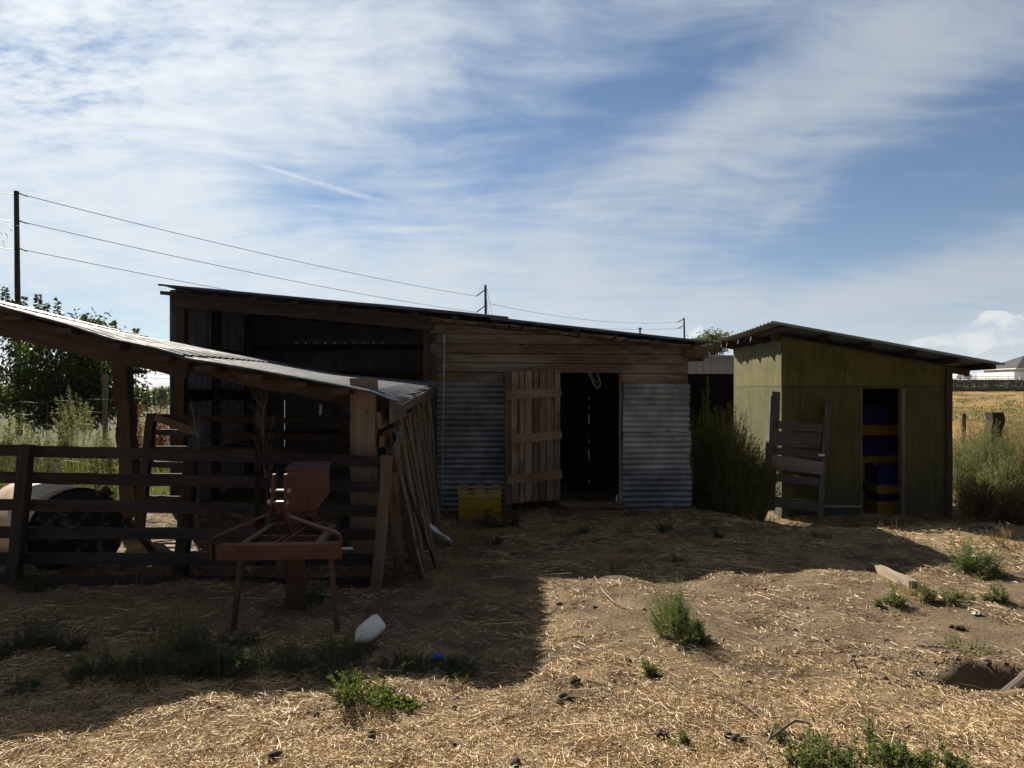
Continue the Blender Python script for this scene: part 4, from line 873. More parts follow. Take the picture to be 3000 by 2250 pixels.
# plastic jug
jc = gp(1078, 1892); jm, t, b = new_mat('milky_plastic'); t.put(b.inputs['Base Color'], t.mix(t.noise(objc(t), 30, 4), (.70, .73, .76), (.80, .82, .84))); b.inputs['Roughness'].default_value = .35; b.inputs['Subsurface Weight'].default_value = .15; b.inputs['Subsurface Radius'].default_value = (.02, .02, .02)
axj = Vector((-.50, -.72, -.30)).normalized(); cj = jc + Vector((.05, .10, .122)); Mj = Matrix.Translation(cj) @ axj.to_track_quat('Z', 'X').to_matrix().to_4x4() @ Matrix.Rotation(R(38), 4, 'Z')
def rring(r, z, e=3.2, n=28):
    out = []
    for k_ in range(n):
        a_ = 2 * math.pi * k_ / n; c_, s_ = math.cos(a_), math.sin(a_); q_ = (abs(c_) ** e + abs(s_) ** e) ** (-1 / e); out.append(Mj @ Vector((r * q_ * c_, r * q_ * s_, z)))
    return out
mb = MB(); rings = [rring(r * .84, z * .84, e) for r, z, e in ((.004, .006, 2), (.045, .004, 3), (.060, -.002, 3.2), (.070, .004, 3.4), (.076, .018, 3.4), (.077, .09, 3.4), (.076, .15, 3.2), (.066, .185, 2.8), (.045, .215, 2.3), (.022, .235, 2), (.019, .262, 2), (.004, .264, 2))]
vs2 = [p for r_ in rings for p in r_]; fs2 = [(i * 28 + k_, i * 28 + (k_ + 1) % 28, (i + 1) * 28 + (k_ + 1) % 28, (i + 1) * 28 + k_) for i in range(len(rings) - 1) for k_ in range(28)]
mb.add(vs2, fs2); jug = mb.build('plastic_jug', jm, None, jc, smooth=True); tag(jug, 'empty white plastic jug lying on its side on the shaded straw', 'jug')
mb = MB(); mb.tube([Mj @ Vector(p) for p in ((.0, .058, .118), (.0, .069, .151), (.0, .052, .187), (.0, .019, .202))], .009, 8); mb.build('handle', jm, jug, smooth=True)
# small litter
bc = gp(1280, 1938); mb = MB(); Mb = Matrix.Translation(bc + Vector((0, 0, .026))) @ Matrix.Rotation(R(8), 4, 'Z') @ Matrix.Rotation(R(90), 4, 'Y')
mb.lathe([(0, -.04), (.02, -.04), (.026, -.034), (.022, -.012), (.026, .006), (.019, .02), (.025, .036), (.019, .042), (0, .040)], 14, Mb)
tag(mb.build('crushed_can', paint('bright_blue', (.02, .09, .42), .66, (.3, .3, .32), .35), None, bc, smooth=True), 'crushed bright blue can lying in the shaded straw', 'can')
gc = gp(1028, 1668); mb = MB(); Mb = Matrix.Translation(gc + Vector((0, 0, .05))) @ Matrix.Rotation(R(35), 4, 'Z') @ Matrix.Rotation(R(70), 4, 'Y')
mb.lathe([(0, 0), (.042, 0), (.046, .01), (.046, .09), (.036, .115), (.034, .14)], 16, Mb); gm, t, b = new_mat('dusty_glass'); b.inputs['Base Color'].default_value = (.75, .78, .78, 1); b.inputs['Roughness'].default_value = .12; b.inputs['Transmission Weight'].default_value = .8
tag(mb.build('glass_jar', gm, None, gc, smooth=True), 'clear glass jar lying by the foot of the split lean-to post', 'jar')
def plank(name, a, b_, w_, h_, mt, lab, lift=.5, group=None):
    mb = MB(); mb.beam(a + Vector((0, 0, h_ * lift)), b_ + Vector((0, 0, h_ * lift)), w_, h_, segs=6, jit=.004); return tag(mb.build(name, mt, None, (a + b_) / 2), lab, 'plank', group)
plank('timber', gp(2552, 1662), gp(2678, 1722), .075, .07, M_PALEW, 'long pale squared timber half sunk in dry weeds in front of the green shed', .25)
plank('plank', gp(492, 1600), gp(672, 1690), .20, .045, M_GREYW, 'grey plank lying on the corral dirt behind the plank fence')
plank('wood_block', gp(2385, 1567), gp(2428, 1578), .09, .05, M_DOOR, 'short reddish wood offcut lying in front of the broken door')
plank('log_piece', gp(672, 1890), gp(722, 1888), .05, .045, M_GREYW, 'short stub of grey wood lying among the shaded weeds')
a_, b_ = at(1238, 1522, 7.75), gp(1326, 1594) + Vector((0, 0, .03)); mb = MB(); P = []
for i in range(9):
    f_ = i / 8; c_ = a_.lerp(b_, f_); P.append([c_ + Vector((.014 * (q_ - 1), -.02, -.032 * (q_ - 1) + .006 * math.sin(5 * i + q_))) for q_ in range(3)])
mb.grid(P); mb.beam(a_ + Vector((0, .012, -.03)), b_ + Vector((0, .012, -.03)), .012, .05); tag(mb.build('metal_strip', metal('pale_tin', (.55, .60, .68), .0, .4, .4), None, b_), 'pale bent tin strip lying at the foot of the grey board wall', 'sheet metal')
m_white = paint('white_scrap', (.55, .55, .53), .62, (.5, .48, .42), .5)
for px, py, r_, lab in ((2860, 1801, .036, 'crumpled clear white plastic scrap on bare dirt by the right weeds'), (955, 1746, .035, 'scrap of white paper lying between the implement legs and the fence'), (735, 1702, .05, 'white paper scrap on the ground behind the left implement leg'),
                        (310, 1815, .016, 'tiny white scrap in the shade left of the implement'), (1245, 1618, .04, 'white rag scrap at the foot of the board wall'), (200, 1925, .016, 'small white chip among the shaded weeds at far left')):
    c_ = gp(px, py); mb = MB(); P = [[c_ + Vector(((i - 2.5) * r_ * .42, (j - 2.5) * r_ * .34, .008 + abs(random.gauss(0, r_ * .22)))) for j in range(6)] for i in range(6)]
    mb.grid(P); tag(mb.build('paper_scrap', m_white, None, c_), lab, 'litter')
m, t, b = new_mat('dung'); t.put(b.inputs['Base Color'], t.mix(t.noise(objc(t), 40, 5), (.018, .014, .010), (.055, .042, .03))); b.inputs['Roughness'].default_value = .95; M_DUNG = m
for px, py, r_ in ((1655, 2052, .030), (1680, 1993, .026), (1342, 2082, .022), (1338, 2050, .014), (1400, 2015, .016), (1940, 2152, .026), (2810, 1842, .030), (1092, 2158, .024), (930, 2092, .016), (2362, 2028, .022), (2690, 1972, .018), (1744, 1778, .014), (1840, 1938, .016), (1335, 2182, .012), (800, 2215, .03), (1515, 2240, .025), (2150, 2168, .03)):
    c_ = gp(px, py); mb = MB()
    for k_ in range(5):
        o_ = Vector((random.gauss(0, r_ * .6), random.gauss(0, r_ * .6), 0)); rr = r_ * random.uniform(.45, .85)
        prof = [(0.001, -rr * .5), (rr * .8, -rr * .3), (rr, 0), (rr * .75, rr * .5), (rr * .3, rr * .75), (.001, rr * .78)]
        mb.lathe([(a2 * random.uniform(.85, 1.15), b2) for a2, b2 in prof], 9, Matrix.Translation(c_ + o_ + Vector((0, 0, rr * .3))))
    tag(mb.build('dung_clod', M_DUNG, None, c_, smooth=True), 'small dark clump of dry dung lying on the sunlit straw', 'clod', 'dark clods dotted over the yard')
for i, (pts, r_, lab) in enumerate(((((1722, 1640), (1724, 1664), (1745, 1700), (1768, 1740), (1798, 1770), (1840, 1789)), .0055, 'long pale curved stalk lying on sunlit straw in front of the shed'), (((1510, 1793), (1535, 1796), (1556, 1820), (1570, 1842), (1574, 1858)), .006, 'short pale stalk lying across the edge of the lean-to shadow'),
        (((1718, 2003), (1790, 2024)), .008, 'straight dry stick lying on the straw near the yard centre'), (((2490, 1925), (2508, 1970), (2520, 1995)), .006, 'bent dry stick on the damp brown patch at right'), (((2680, 1890), (2720, 1902), (2780, 1908)), .006, 'pale thin stick on bare dirt near the dug hole'),
        (((2130, 2050), (2190, 2080), (2240, 2120)), .006, 'dark thin branch lying on straw at lower right'), (((2250, 2180), (2300, 2160), (2330, 2140), (2370, 2130)), .007, 'thick dry root curling up out of the straw at lower right'), (((2170, 2170), (2200, 2190), (2240, 2215)), .006, 'pale broken twig lying beside the dry root'), (((2250, 2185), (2265, 2160), (2258, 2130), (2290, 2112)), .005, 'second dry root arching over the straw at lower right'))):
    pp = [gp(*q_) + Vector((0, 0, r_ + .012 + (.03 if ('root' in lab and 0 < k_ < len(pts) - 1) else 0))) for k_, q_ in enumerate(pts)]
    mb = MB(); mb.tube(pp, [r_] * (len(pp) - 1) + [r_ * .5], 6); tag(mb.build('dry_stalk', M_PALEW if 'pale' in lab else M_GREYW, None, pp[0]), lab, 'stick')
# pipe stub in the dug hole
hp = Vector((HOLE[0] - .03, HOLE[1] - .10, g1(*HOLE) + .07)); mb = MB(); mb.tube([hp + Vector((-.10, .0, -.02)), hp + Vector((.10, -.03, .17))], .045, 12); mb.tube([hp + Vector((.08, -.027, .15)), hp + Vector((.115, -.033, .185))], .05, 12)
M_PIPE = paint('grey_concrete_pipe', (.095, .075, .060), .55, (.05, .04, .03), .9, 14); tag(mb.build('pipe_stub', M_PIPE, None, hp), 'grey pipe end sticking up out of the dug hole at right', 'pipe')
# yellow crate by the door
yc = gp(1404, 1497); crate('plastic_crate', 'yellow plastic crate standing beside the open plank door', M_YEL, (at(1404, 0, 9.62).x, 9.72, g1(-.45, 9.7) - .0), .56, .40, .40, R(3), None, False, paint('faded_yellow_rim', (.36, .31, .13), .6, (.22, .13, .03), .5, 20))
# white topped stake and slim wooden posts
mb = MB(); mb.tube([(at(939, 0, 9.9).x, 9.9, 0), at(938, 1215, 9.9)], .018, 6)
mb2 = MB(); mb2.tube([at(938, 1216, 9.9), at(941, 1186, 9.9)], .020, 6)
stk = mb.build('stake', M_INSIDE, None, (at(939, 0, 9.9).x, 9.9, 0)); tag(stk, 'white tipped stake standing upright inside the open bay', 'stake'); mb2.build('white_tip', paint('white_tip_paint', (.6, .6, .58)), stk)
# ================================================================== poles and lines
def pole(px, ytop, dd, lab, r0=.105, r1=.145):
    b0 = at(px, HY, dd); z0 = g1(b0.x, dd) - .1; tp_ = at(px - 2, ytop, dd)
    o = thing('utility_pole', lab, 'pole', (b0.x, dd, z0), 'utility poles beyond the sheds')
    mb = MB(); mb.tube([(b0.x + .1, dd, z0), tp_], [r1, r0], 12); mb.build('shaft', M_POLE, o); return o, tp_
up1, t1 = pole(50, 560, 34, 'nearest tall utility pole behind the tree at far left')
up2, t2 = pole(1424, 835, 65, 'utility pole rising above the long shed roof')
up3, t3 = pole(2006, 931, 96, 'distant short-looking utility pole above the gap between the sheds')
M_LINE = paint('power_cable', (.035, .035, .04), rough=.5)
def wire(a, b_, sag, lab, r_=.016):
    mb = MB(); a, b_ = Vector(a), Vector(b_); mb.tube([a.lerp(b_, i / 24) - Vector((0, 0, sag * 4 * (i / 24) * (1 - i / 24))) for i in range(25)], r_, 5)
    tag(mb.build('power_line', M_LINE, None, a), lab, 'cable', 'power lines between the poles')
ys1, ys2_, ys3 = (572, 652, 733), (868, 915, 962), (943, 962, 985)
for a, b_, c_, nm in zip(ys1, ys2_, ys3, ('topmost', 'middle', 'lowest')):
    wire(at(57, a - 4, 34), at(1398, b_, 65), .35, f'{nm} power line from the left pole to the pole above the shed')
    left = Vector((-62, 6, at(0, a, 34).z + 1.0)); wire(at(46, a - 2, 34), left, .3, f'{nm} short stretch of power line leaving the left edge from the pole')
    if nm != 'lowest': wire(at(1436, b_ + 22, 65), at(1996, c_, 96), .75 if nm == 'topmost' else .4, f'{nm} power line from the middle pole to the right pole')
    mb = MB(); mb.tube([at(55, a - 6, 33.9), at(80, a + 4, 33.9 + .6)], [.035, .02], 6); mb.build('dead_end_clamp', M_LINE, up1)
    if nm != 'lowest':
        mb = MB(); mb.tube([at(1396, b_, 64.9), at(1422, b_ - 20, 65)], .05, 6); mb.build('insulator_arm', M_LINE, up2)
        mb = MB(); mb.tube([at(1984, c_ + 1, 96), at(2005, c_ - 9, 96)], .05, 6); mb.build('insulator_arm', M_LINE, up3)
mb = MB(); mb.tube([at(1426, 845, 65), (at(1500, 0, 70).x, 66, -.5)], .02, 4); mb.build('guy_wire', M_LINE, up2)
mb = MB(); mb.tube([at(1426, 880, 65), (at(1465, 0, 68).x, 66, -.5)], .02, 4); mb.build('guy_wire', M_LINE, up2)
for yy, nm in ((1094, 'upper'), (1106, 'lower')):
    wire(at(-300, yy - 70, 120), at(900, yy + 20, 150), 1.0, f'{nm} thin distant cable low over the fields behind the left tree', .03)
# ================================================================== grey shed in the gap
os_ = thing('open_shed', 'pale grey metal fascia shed with dark open front seen between the sheds', 'shed', (6.5, 22, -.3))
M_FASC = paint('grey_steel_siding', (.33, .35, .39), rough=.5, metallic=.2, var=.06)
mb = MB(); za, zb = at(0, 1046, 22).z, at(0, 1095, 22).z
x = 4.2
while x < 9.4: mb.prism([(x, zb), (x + .215, zb), (x + .215, za), (x, za)], 22, 22.03 + random.uniform(0, .004)); mb.beam((x + .22, 21.99, zb), (x + .22, 21.99, za), .012, .03, up=(0, 1, 0)); x += .225
mb.build('fascia', M_FASC, os_)
mb = MB(); mb.prism([(4.1, za), (9.5, za), (9.5, za + .05), (4.1, za + .05)], 21.8, 28); mb.build('roof', M_FASC, os_)
mb = MB(); mb.prism([(4.15, -.5), (9.45, -.5), (9.45, za), (4.15, za)], 27.9, 28); mb.prism([(4.15, -.5), (4.2, -.5), (4.2, za), (4.15, za)], 22.1, 27.8); mb.prism([(9.4, -.5), (9.45, -.5), (9.45, za), (9.4, za)], 22.1, 27.8); mb.build('walls', M_INSIDE, os_)
for x in (4.4, 6.9, 9.2):
    mb = MB(); mb.beam((x, 22.15, -.5), (x, 22.15, zb + .1), .15, .15); mb.build('post', M_BEAM, os_)
# ================================================================== rock terrace with house, far right
m, t, b = new_mat('terrace_gravel'); t.put(b.inputs['Base Color'], t.mix(t.noise(objc(t), .6, 5), (.22, .20, .17), (.34, .31, .27))); b.inputs['Roughness'].default_value = .95
RY = 172.0; TZ = at(0, 1111, RY).z
mb = MB(); mb.prism([(70, -1), (230, -1), (230, TZ - .15), (70, TZ - .15)], RY + .9, RY + 75); tc = mb.build('terrace', m); tc['kind'] = 'structure'
m, t, b = new_mat('field_stone'); r_ = isl(t); col = t.mix(r_, (.045, .040, .042), (.17, .145, .125)); col = t.mix(t.ss(t.m('FRACT', t.m('MULTIPLY', r_, 9.1)), .88, .92), col, (.42, .38, .31)); t.put(b.inputs['Base Color'], col); b.inputs['Roughness'].default_value = .9
mb = MB(); zb = g1(110, RY) - .3; hgt = TZ - zb
for row in range(5):
    x = 88 + random.uniform(0, .5); z = zb + hgt * (row + .5) / 5
    while x < 150:
        w_ = random.uniform(.6, 1.3); h_ = hgt / 5 * random.uniform(.85, 1.15); rr = random.uniform(.32, .5)
        prof = [(.02, -.5), (.75, -.42), (1, -.1), (.95, .2), (.6, .46), (.02, .5)]
        mb.lathe([(a_ * w_ * .55 * random.uniform(.9, 1.1), q_ * h_) for a_, q_ in prof], 7, Matrix.Translation((x + w_ / 2, RY + .2 * row + random.uniform(-.1, .1), z))); x += w_ * random.uniform(.86, 1.0)
mb.prism([(88, zb), (150, zb), (150, TZ - .2), (88, TZ - .2)], RY + .5, RY + .9)
tag(mb.build('rock_wall', m), 'dry stacked dark boulder wall below the white fence on the far terrace', 'wall')
M_WHITE = paint('white_vinyl', (.78, .79, .80), rough=.5, var=.05); M_DGREY = paint('dark_shingle', (.045, .047, .055), rough=.85, nscale=3); M_SIDING = paint('beige_siding', (.40, .38, .34), rough=.7, var=.06)
wf = thing('panel_fence', 'bright white solid panel fence below the grey roofed house', 'fence', at(2920, 1112, RY + 8))
fd = RY + 8
pzt = at(0, 1090.5, RY + 8).z; X0 = at(2972, 0, RY + 4).x
for i in range(6):
    ya_ = RY + 4 + i * 2.35; mb = MB(); mb.beam((X0, ya_ + .05, (TZ - .2 + pzt) / 2), (X0, ya_ + 2.27, (TZ - .2 + pzt) / 2), .1, pzt - TZ + .2); mb.build('panel', M_WHITE, wf)
for i in range(5):
    mb = MB(); mb.beam((X0 + .1 + i * 2.35, RY + 4, (TZ - .2 + pzt) / 2), (X0 + 2.35 + i * 2.35, RY + 4, (TZ - .2 + pzt) / 2), .1, pzt - TZ + .2); mb.build('panel', M_WHITE, wf)
rf = thing('rail_fence', 'low white post and rail fence along the top of the far rock wall', 'fence', at(2890, 1112, RY + 2)); fd2 = RY + 2
for z in (1103.5, 1109):
    mb = MB(); mb.beam(at(2780, z, fd2), at(3150, z, fd2), .05, .14); mb.build('rail', M_WHITE, rf)
for px in range(2790, 3140, 33):
    mb = MB(); mb.beam((at(px, 0, fd2).x, fd2 + .12, TZ - .2), (at(px, 0, fd2).x, fd2 + .12, at(0, 1101, fd2).z), .14, .14); mb.build('post', M_WHITE, rf)
hs_ = thing('house', 'beige house with dark grey hip roof on the far right terrace', 'house', (140, 192, TZ - .15))
hc = Vector((at(2979, 0, 186).x, 186, 0)); e1 = Vector((0, 1, 0)); e2 = Vector((1, 0, 0)); L1, L2 = 13.0, 26.0
ez = at(0, 1079, 186).z; gz0 = TZ - .15
cs_ = [hc, hc + e2 * L2, hc + e2 * L2 + e1 * L1, hc + e1 * L1]
mb = MB(); vs_ = [c_ + Vector((0, 0, gz0)) for c_ in cs_] + [c_ + Vector((0, 0, ez)) for c_ in cs_]; mb.add(vs_, [(0, 1, 5, 4), (1, 2, 6, 5), (2, 3, 7, 6), (3, 0, 4, 7)]); mb.build('wall', M_SIDING, hs_)
ov = .6; ro = [hc - e1 * ov - e2 * ov, hc + e2 * (L2 + ov) - e1 * ov, hc + e2 * (L2 + ov) + e1 * (L1 + ov), hc + e1 * (L1 + ov) - e2 * ov]; apex = [hc + e2 * (L1 / 2) + e1 * (L1 / 2), hc + e2 * (L2 - L1 / 2) + e1 * (L1 / 2)]
mb = MB(); rv = [p + Vector((0, 0, ez + .02)) for p in ro] + [p + Vector((0, 0, ez + 3.6)) for p in apex]; mb.add(rv, [(0, 1, 5, 4), (1, 2, 5), (2, 3, 4, 5), (3, 0, 4), (3, 2, 1, 0)]); mb.build('roof', M_DGREY, hs_)
mb = MB()
for a_, b_ in zip(ro, ro[1:] + ro[:1]): mb.beam(a_ + Vector((0, 0, ez - .08)), b_ + Vector((0, 0, ez - .08)), .06, .2)
mb.build('fascia', M_WHITE, hs_)
mb = MB(); q = hc + e1 * 7 - e2 * .05; mb.beam(q + Vector((0, 0, gz0 + 1.7)), q + e1 * 1.6 + Vector((0, 0, gz0 + 1.7)), .06, 1.3); mb.build('window', paint('dark_window', (.03, .035, .045), rough=.15), hs_)
# white camper parked beside it
cp = thing('parked_camper', 'white rounded camper trailer parked left of the far house', 'camper', at(2825, 1112, RY + 14)); cy = RY + 14; cx_, cz = at(2825, 0, cy).x, TZ - .1
mb = MB(); L_, h_ = 4.0, 1.5; prof = [(-L_ / 2, .35), (L_ / 2, .35), (L_ / 2 + .05, h_ * .8), (L_ / 2 - .3, h_ + .1), (-L_ / 2 + .5, h_ + .1), (-L_ / 2 + .1, h_ * .85)]
mb.prism([(cx_ + x, cz + z) for x, z in prof], cy, cy + 2); mb.build('body', M_WHITE, cp, bevel=.1)
mb = MB(); mb.prism([(cx_ - .1, cz + .75), (cx_ + 1.6, cz + .75), (cx_ + 1.6, cz + 1.25), (cx_ - .1, cz + 1.25)], cy - .01, cy); mb.build('window', M_DGREY, cp)
for x in (-1.0, 1.1):
    mb = MB(); mb.lathe([(0, -.1), (.3, -.1), (.3, .1), (0, .1)], 16, Matrix.Translation((cx_ + x, cy + .1, cz + .3)) @ Matrix.Rotation(R(90), 4, 'X')); mb.build('wheel', M_INSIDE, cp)
# posts in the weeds at right
pq = Vector((at(2915, 0, 14.4).x, 14.4, -.2)); mb = MB(); mb.beam(pq, (at(2913, 0, 14.4).x, 14.4, at(0, 1208, 14.4).z), .24, .2, up=(0, 1, 0), segs=9, jit=.02); tag(mb.build('wooden_post', M_POLE, None, pq), 'thick dark broken post standing in the tall dry weeds at right', 'post')
pq = Vector((at(2822, 0, 17).x, 17, -.3)); mb = MB(); mb.beam(pq, at(2821, 1211, 17), .06, .05, up=(0, 1, 0)); mb.beam(pq + Vector((.05, 0, 0)), at(2827, 1213, 17), .03, .04, up=(0, 1, 0)); tag(mb.build('fence_post', M_GREYW, None, pq), 'thin grey post beside the right corner of the green shed', 'post')
pq = Vector((at(308, 0, 14.5).x, 14.5, -.1)); mb = MB(); mb.beam(pq, at(309, 1096, 14.5), .075, .06, up=(0, 1, 0), segs=4, jit=.003); tag(mb.build('fence_post', M_GREYW, None, pq), 'slim pale post in the weeds behind the lean-to', 'post')
pq = gp(178, 1460); pq = Vector((at(176, 0, 9.9).x, 9.9, 0)); mb = MB(); mb.beam(at(182, 1440, 9.9), at(157, 1354, 9.9), .04, .05, up=(0, 1, 0)); mb.beam(pq, at(182, 1440, 9.9), .04, .05, up=(0, 1, 0)); tag(mb.build('stub_stake', M_PALEW, None, pq), 'short slanted pale stake in the weeds above the rusty tank', 'stake')
# woven wire fence
wfn = thing('wire_fence', 'thin woven wire fence sagging through the green weeds behind the lean-to', 'fence', (-8, 12, 0))
mb = MB()
def run(tops, rows, dd0, dd1):
    n_ = 40
    for k_ in range(rows):
        pts = []
        for i in range(n_ + 1):
            f_ = i / n_; dd = dd0 + (dd1 - dd0) * f_; px = tops[0][0] + (tops[1][0] - tops[0][0]) * f_; p = at(px, tops[0][1] + (tops[1][1] - tops[0][1]) * f_, dd); p.z -= k_ * .20 + .012 * math.sin(i * .9 + k_); p.y += .03 * math.sin(i * .7); pts.append(p)
        mb.tube(pts, .0036, 4)
    x0, x1 = at(tops[0][0], 0, dd0).x, at(tops[1][0], 0, dd1).x; nn = int(math.hypot(x1 - x0, dd1 - dd0) / .24)
    for i in range(nn + 1):
        f_ = i / nn; dd = dd0 + (dd1 - dd0) * f_; p = at(tops[0][0] + (tops[1][0] - tops[0][0]) * f_, tops[0][1] + (tops[1][1] - tops[0][1]) * f_, dd); mb.tube([p, p - Vector((.02, 0, .20 * (rows - 1)))], .0034, 4)
run(((-120, 1187), (470, 1163)), 6, 12.6, 11.6); mb.build('wire_mesh', M_WIRE, wfn)
# ================================================================== plants
M_TREE = leafm('tree_leaf', (.018, .032, .009), (.060, .085, .022), .35, .45)
M_WILLOW = leafm('willow_leaf', (.03, .036, .02), (.08, .085, .045), .3)
M_WEED = leafm('green_weed', (.060, .088, .036), (.155, .185, .085), .42)
M_DUSTY = leafm('dusty_weed', (.085, .105, .058), (.20, .21, .115), .4)
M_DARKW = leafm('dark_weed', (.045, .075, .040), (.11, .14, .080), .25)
M_BUSH = leafm('kochia_bush', (.080, .100, .036), (.26, .25, .095), .45)
M_PLUME = leafm('seeding_weed', (.085, .10, .048), (.24, .235, .135), .4)
M_DRY = leafm('dry_grass', (.22, .14, .06), (.55, .40, .20), .3)
M_BROWN = leafm('brown_weed', (.10, .065, .032), (.28, .20, .10), .3)
M_RED = leafm('rust_red_weed', (.10, .032, .014), (.23, .085, .035), .3)
M_FARLEAF = leafm('far_leaf', (.05, .07, .028), (.13, .15, .06), .3)
M_HAZY = leafm('hazy_shrub_leaf', (.13, .14, .075), (.26, .26, .15), .3)
M_TWIG = wood('bare_twig', (.17, .14, .115), (.38, .33, .28), .3, None, False)
def N3(n): return rng.normal(size=(n, 3))
def stems(base, n, Rr, Hh, spread=.25, curve=.25, rag=0.0):
    """n stem curves that fan out of base and fill a rounded clump: returns P0, mid control, P2"""
    a = rng.uniform(0, 2 * math.pi, n); q = np.sqrt(rng.random(n)); r0 = q * Rr * spread
    P0 = np.stack([base[0] + r0 * np.cos(a), base[1] + r0 * np.sin(a)], 1); z0 = G(P0[:, 0], P0[:, 1]) if base[2] is None else np.full(n, base[2])
    P0 = np.concatenate([P0, (z0 - .01)[:, None]], 1)
    f1, f2 = rng.uniform(0, 6.28, 2)
    r1 = Rr * q * rng.uniform(.7, 1.1, n) * (1 + rag * (.5 * np.sin(2 * a + f1) + .4 * np.sin(5 * a + f2))); hh = Hh * np.sqrt(np.clip(1 - .75 * q ** 2, .05, 1)) * (rng.uniform(.55, 1.05, n) if rag == 0 else rng.uniform(.12, 1.12, n))
    P2 = np.stack([base[0] + r1 * np.cos(a), base[1] + r1 * np.sin(a), P0[:, 2] + hh], 1)
    P1 = (P0 + P2) / 2 + np.stack([np.cos(a) * -curve * r1 * .3, np.sin(a) * -curve * r1 * .3, hh * curve], 1) + N3(n) * Rr * .06
    return P0, P1, P2
def bez(P0, P1, P2, t): t = t[:, None]; return P0 * (1 - t) ** 2 + P1 * 2 * t * (1 - t) + P2 * t * t
def bezd(P0, P1, P2, t): t = t[:, None]; return (P1 - P0) * 2 * (1 - t) + (P2 - P1) * 2 * t
def bushy(ab, base, Rr, Hh, n, k, L=.03, W=.006, sw=.004, spread=.25, lo=.15, up=.5, curve=.25, rag=0.0):
    P0, P1, P2 = stems(base, n, Rr, Hh, spread, curve, rag)
    for i in range(3):
        a, b_ = bez(P0, P1, P2, np.full(n, i / 3)), bez(P0, P1, P2, np.full(n, (i + 1) / 3)); ab.ribbons(a, b_ - a, np.linalg.norm(b_ - a, axis=1), np.full(n, sw * (1 - .25 * i)), None, 1, [1, .8])
    ii = np.repeat(np.arange(n), k); t = lo + (1 - lo) * rng.random(n * k); P = bez(P0[ii], P1[ii], P2[ii], t); T_ = bezd(P0[ii], P1[ii], P2[ii], t); T_ /= np.linalg.norm(T_, axis=1, keepdims=True)
    D = T_ * up + N3(n * k) * .55; ab.leaves(P, D, L * rng.uniform(.6, 1.3, n * k), W * rng.uniform(.7, 1.3, n * k))
def grassy(ab, base, Rr, Hh, n, W=.005, lean=.6, droop=.25):
    a = rng.uniform(0, 2 * math.pi, n); q = np.sqrt(rng.random(n)) * Rr; P = np.stack([base[0] + q * np.cos(a), base[1] + q * np.sin(a)], 1); P = np.concatenate([P, (G(P[:, 0], P[:, 1]) - .005)[:, None]], 1)
    D = np.stack([np.cos(a) * lean * q / Rr, np.sin(a) * lean * q / Rr, np.ones(n)], 1) + N3(n) * .22; L = Hh * rng.uniform(.45, 1.1, n)
    bend = np.stack([np.cos(a) * L * .25, np.sin(a) * L * .25, -L * droop * rng.random(n)], 1) + N3(n) * .1 * L[:, None]
    ab.ribbons(P, D, L, np.full(n, W) * rng.uniform(.6, 1.3, n), bend, 3, [1, .9, .6, .1])
def size(px, py, wpx, hpx):
    c = gp(px, py); return c, wpx / 2 / F * c.y, hpx / F * c.y
def weed(px, py, wpx, hpx, mat, label, kind='bushy', n=60, k=22, L=.028, W=.006, group=None, name='weed_clump', **kw):
    c, Rr, Hh = size(px, py, wpx, hpx); ab = AB()
    c = c + Vector((0, Rr * .6, 0))
    if kind == 'bushy':
        kw.setdefault('sw', .0026); parts = [(0, 0, .75, 1.0, .45)] + [(rng.normal() * .5, rng.normal() * .5, rng.uniform(.3, .6), rng.uniform(.35, .8), .2) for _ in range(3)]
        for ox, oy, fr, fh, fn in parts: bushy(ab, (c.x + ox * Rr, c.y + oy * Rr * .7, None), Rr * fr, Hh * fh, max(4, int(n * fn)), k, L, W, rag=.8, **kw)
        m_ = max(4, int(n * .12)); P0, P1, P2 = stems((c.x, c.y, None), m_, Rr * .9, Hh * 1.15, .7, .3, .8); ab.ribbons(P0, P2 - P0, np.linalg.norm(P2 - P0, axis=1), np.full(m_, .0028), N3(m_) * .02, 2, [1, .8, .3])
    else: grassy(ab, (c.x, c.y), Rr, Hh, n, W, **kw)
    o = ab.build(name, mat, None, (c.x, c.y, g1(c.x, c.y))); return tag(o, label, 'weed', group)
# sunlit yard weeds
weed(1985, 1880, 215, 180, M_WEED, 'largest bright green weed clump alone on the sunlit straw', n=330, k=26, L=.030, W=.0032, sw=.0028, spread=.55)
weed(2020, 1900, 180, 60, M_DUSTY, 'low dusty shoots at the foot of the largest green weed clump', n=60, k=24)
weed(1035, 2100, 300, 100, leafm('lit_fleshy_weed', (.062, .090, .024), (.15, .185, .06), .4), 'yellow green leafy weed half in sun at the front edge of the big shadow', n=170, k=42, L=.014, W=.009, spread=.6)
weed(1910, 1990, 95, 55, M_WEED, 'small flat green weed on straw in front of the largest clump', n=45, k=20, L=.022, W=.010)
weed(2005, 2185, 55, 55, M_WEED, 'tiny blue green weed standing alone near the lower edge', n=16, k=16, L=.03, W=.007)
weed(2860, 1912, 120, 32, M_WEED, 'flat patch of short green grass above the dug hole', 'grassy', n=170, W=.004)
weed(2300, 2170, 90, 60, M_DUSTY, 'wispy weed beside the dry root at lower right', n=20, k=14)
for px, py, wp, hp, lab in ((2430, 2275, 240, 130, 'leafy green weeds at the bottom edge right of the dry roots'), (2600, 2285, 250, 110, 'broad green weed in the middle of the bottom right patch'), (2790, 2300, 220, 80, 'low green weed at the right end of the bottom patch')):
    weed(px, py, wp, hp, M_WEED, lab, n=70, k=20, L=.022, W=.009, spread=.95)
weed(2545, 2170, 50, 130, M_DUSTY, 'thin upright weed stalk in the bottom right straw', n=7, k=14, L=.02, W=.006)
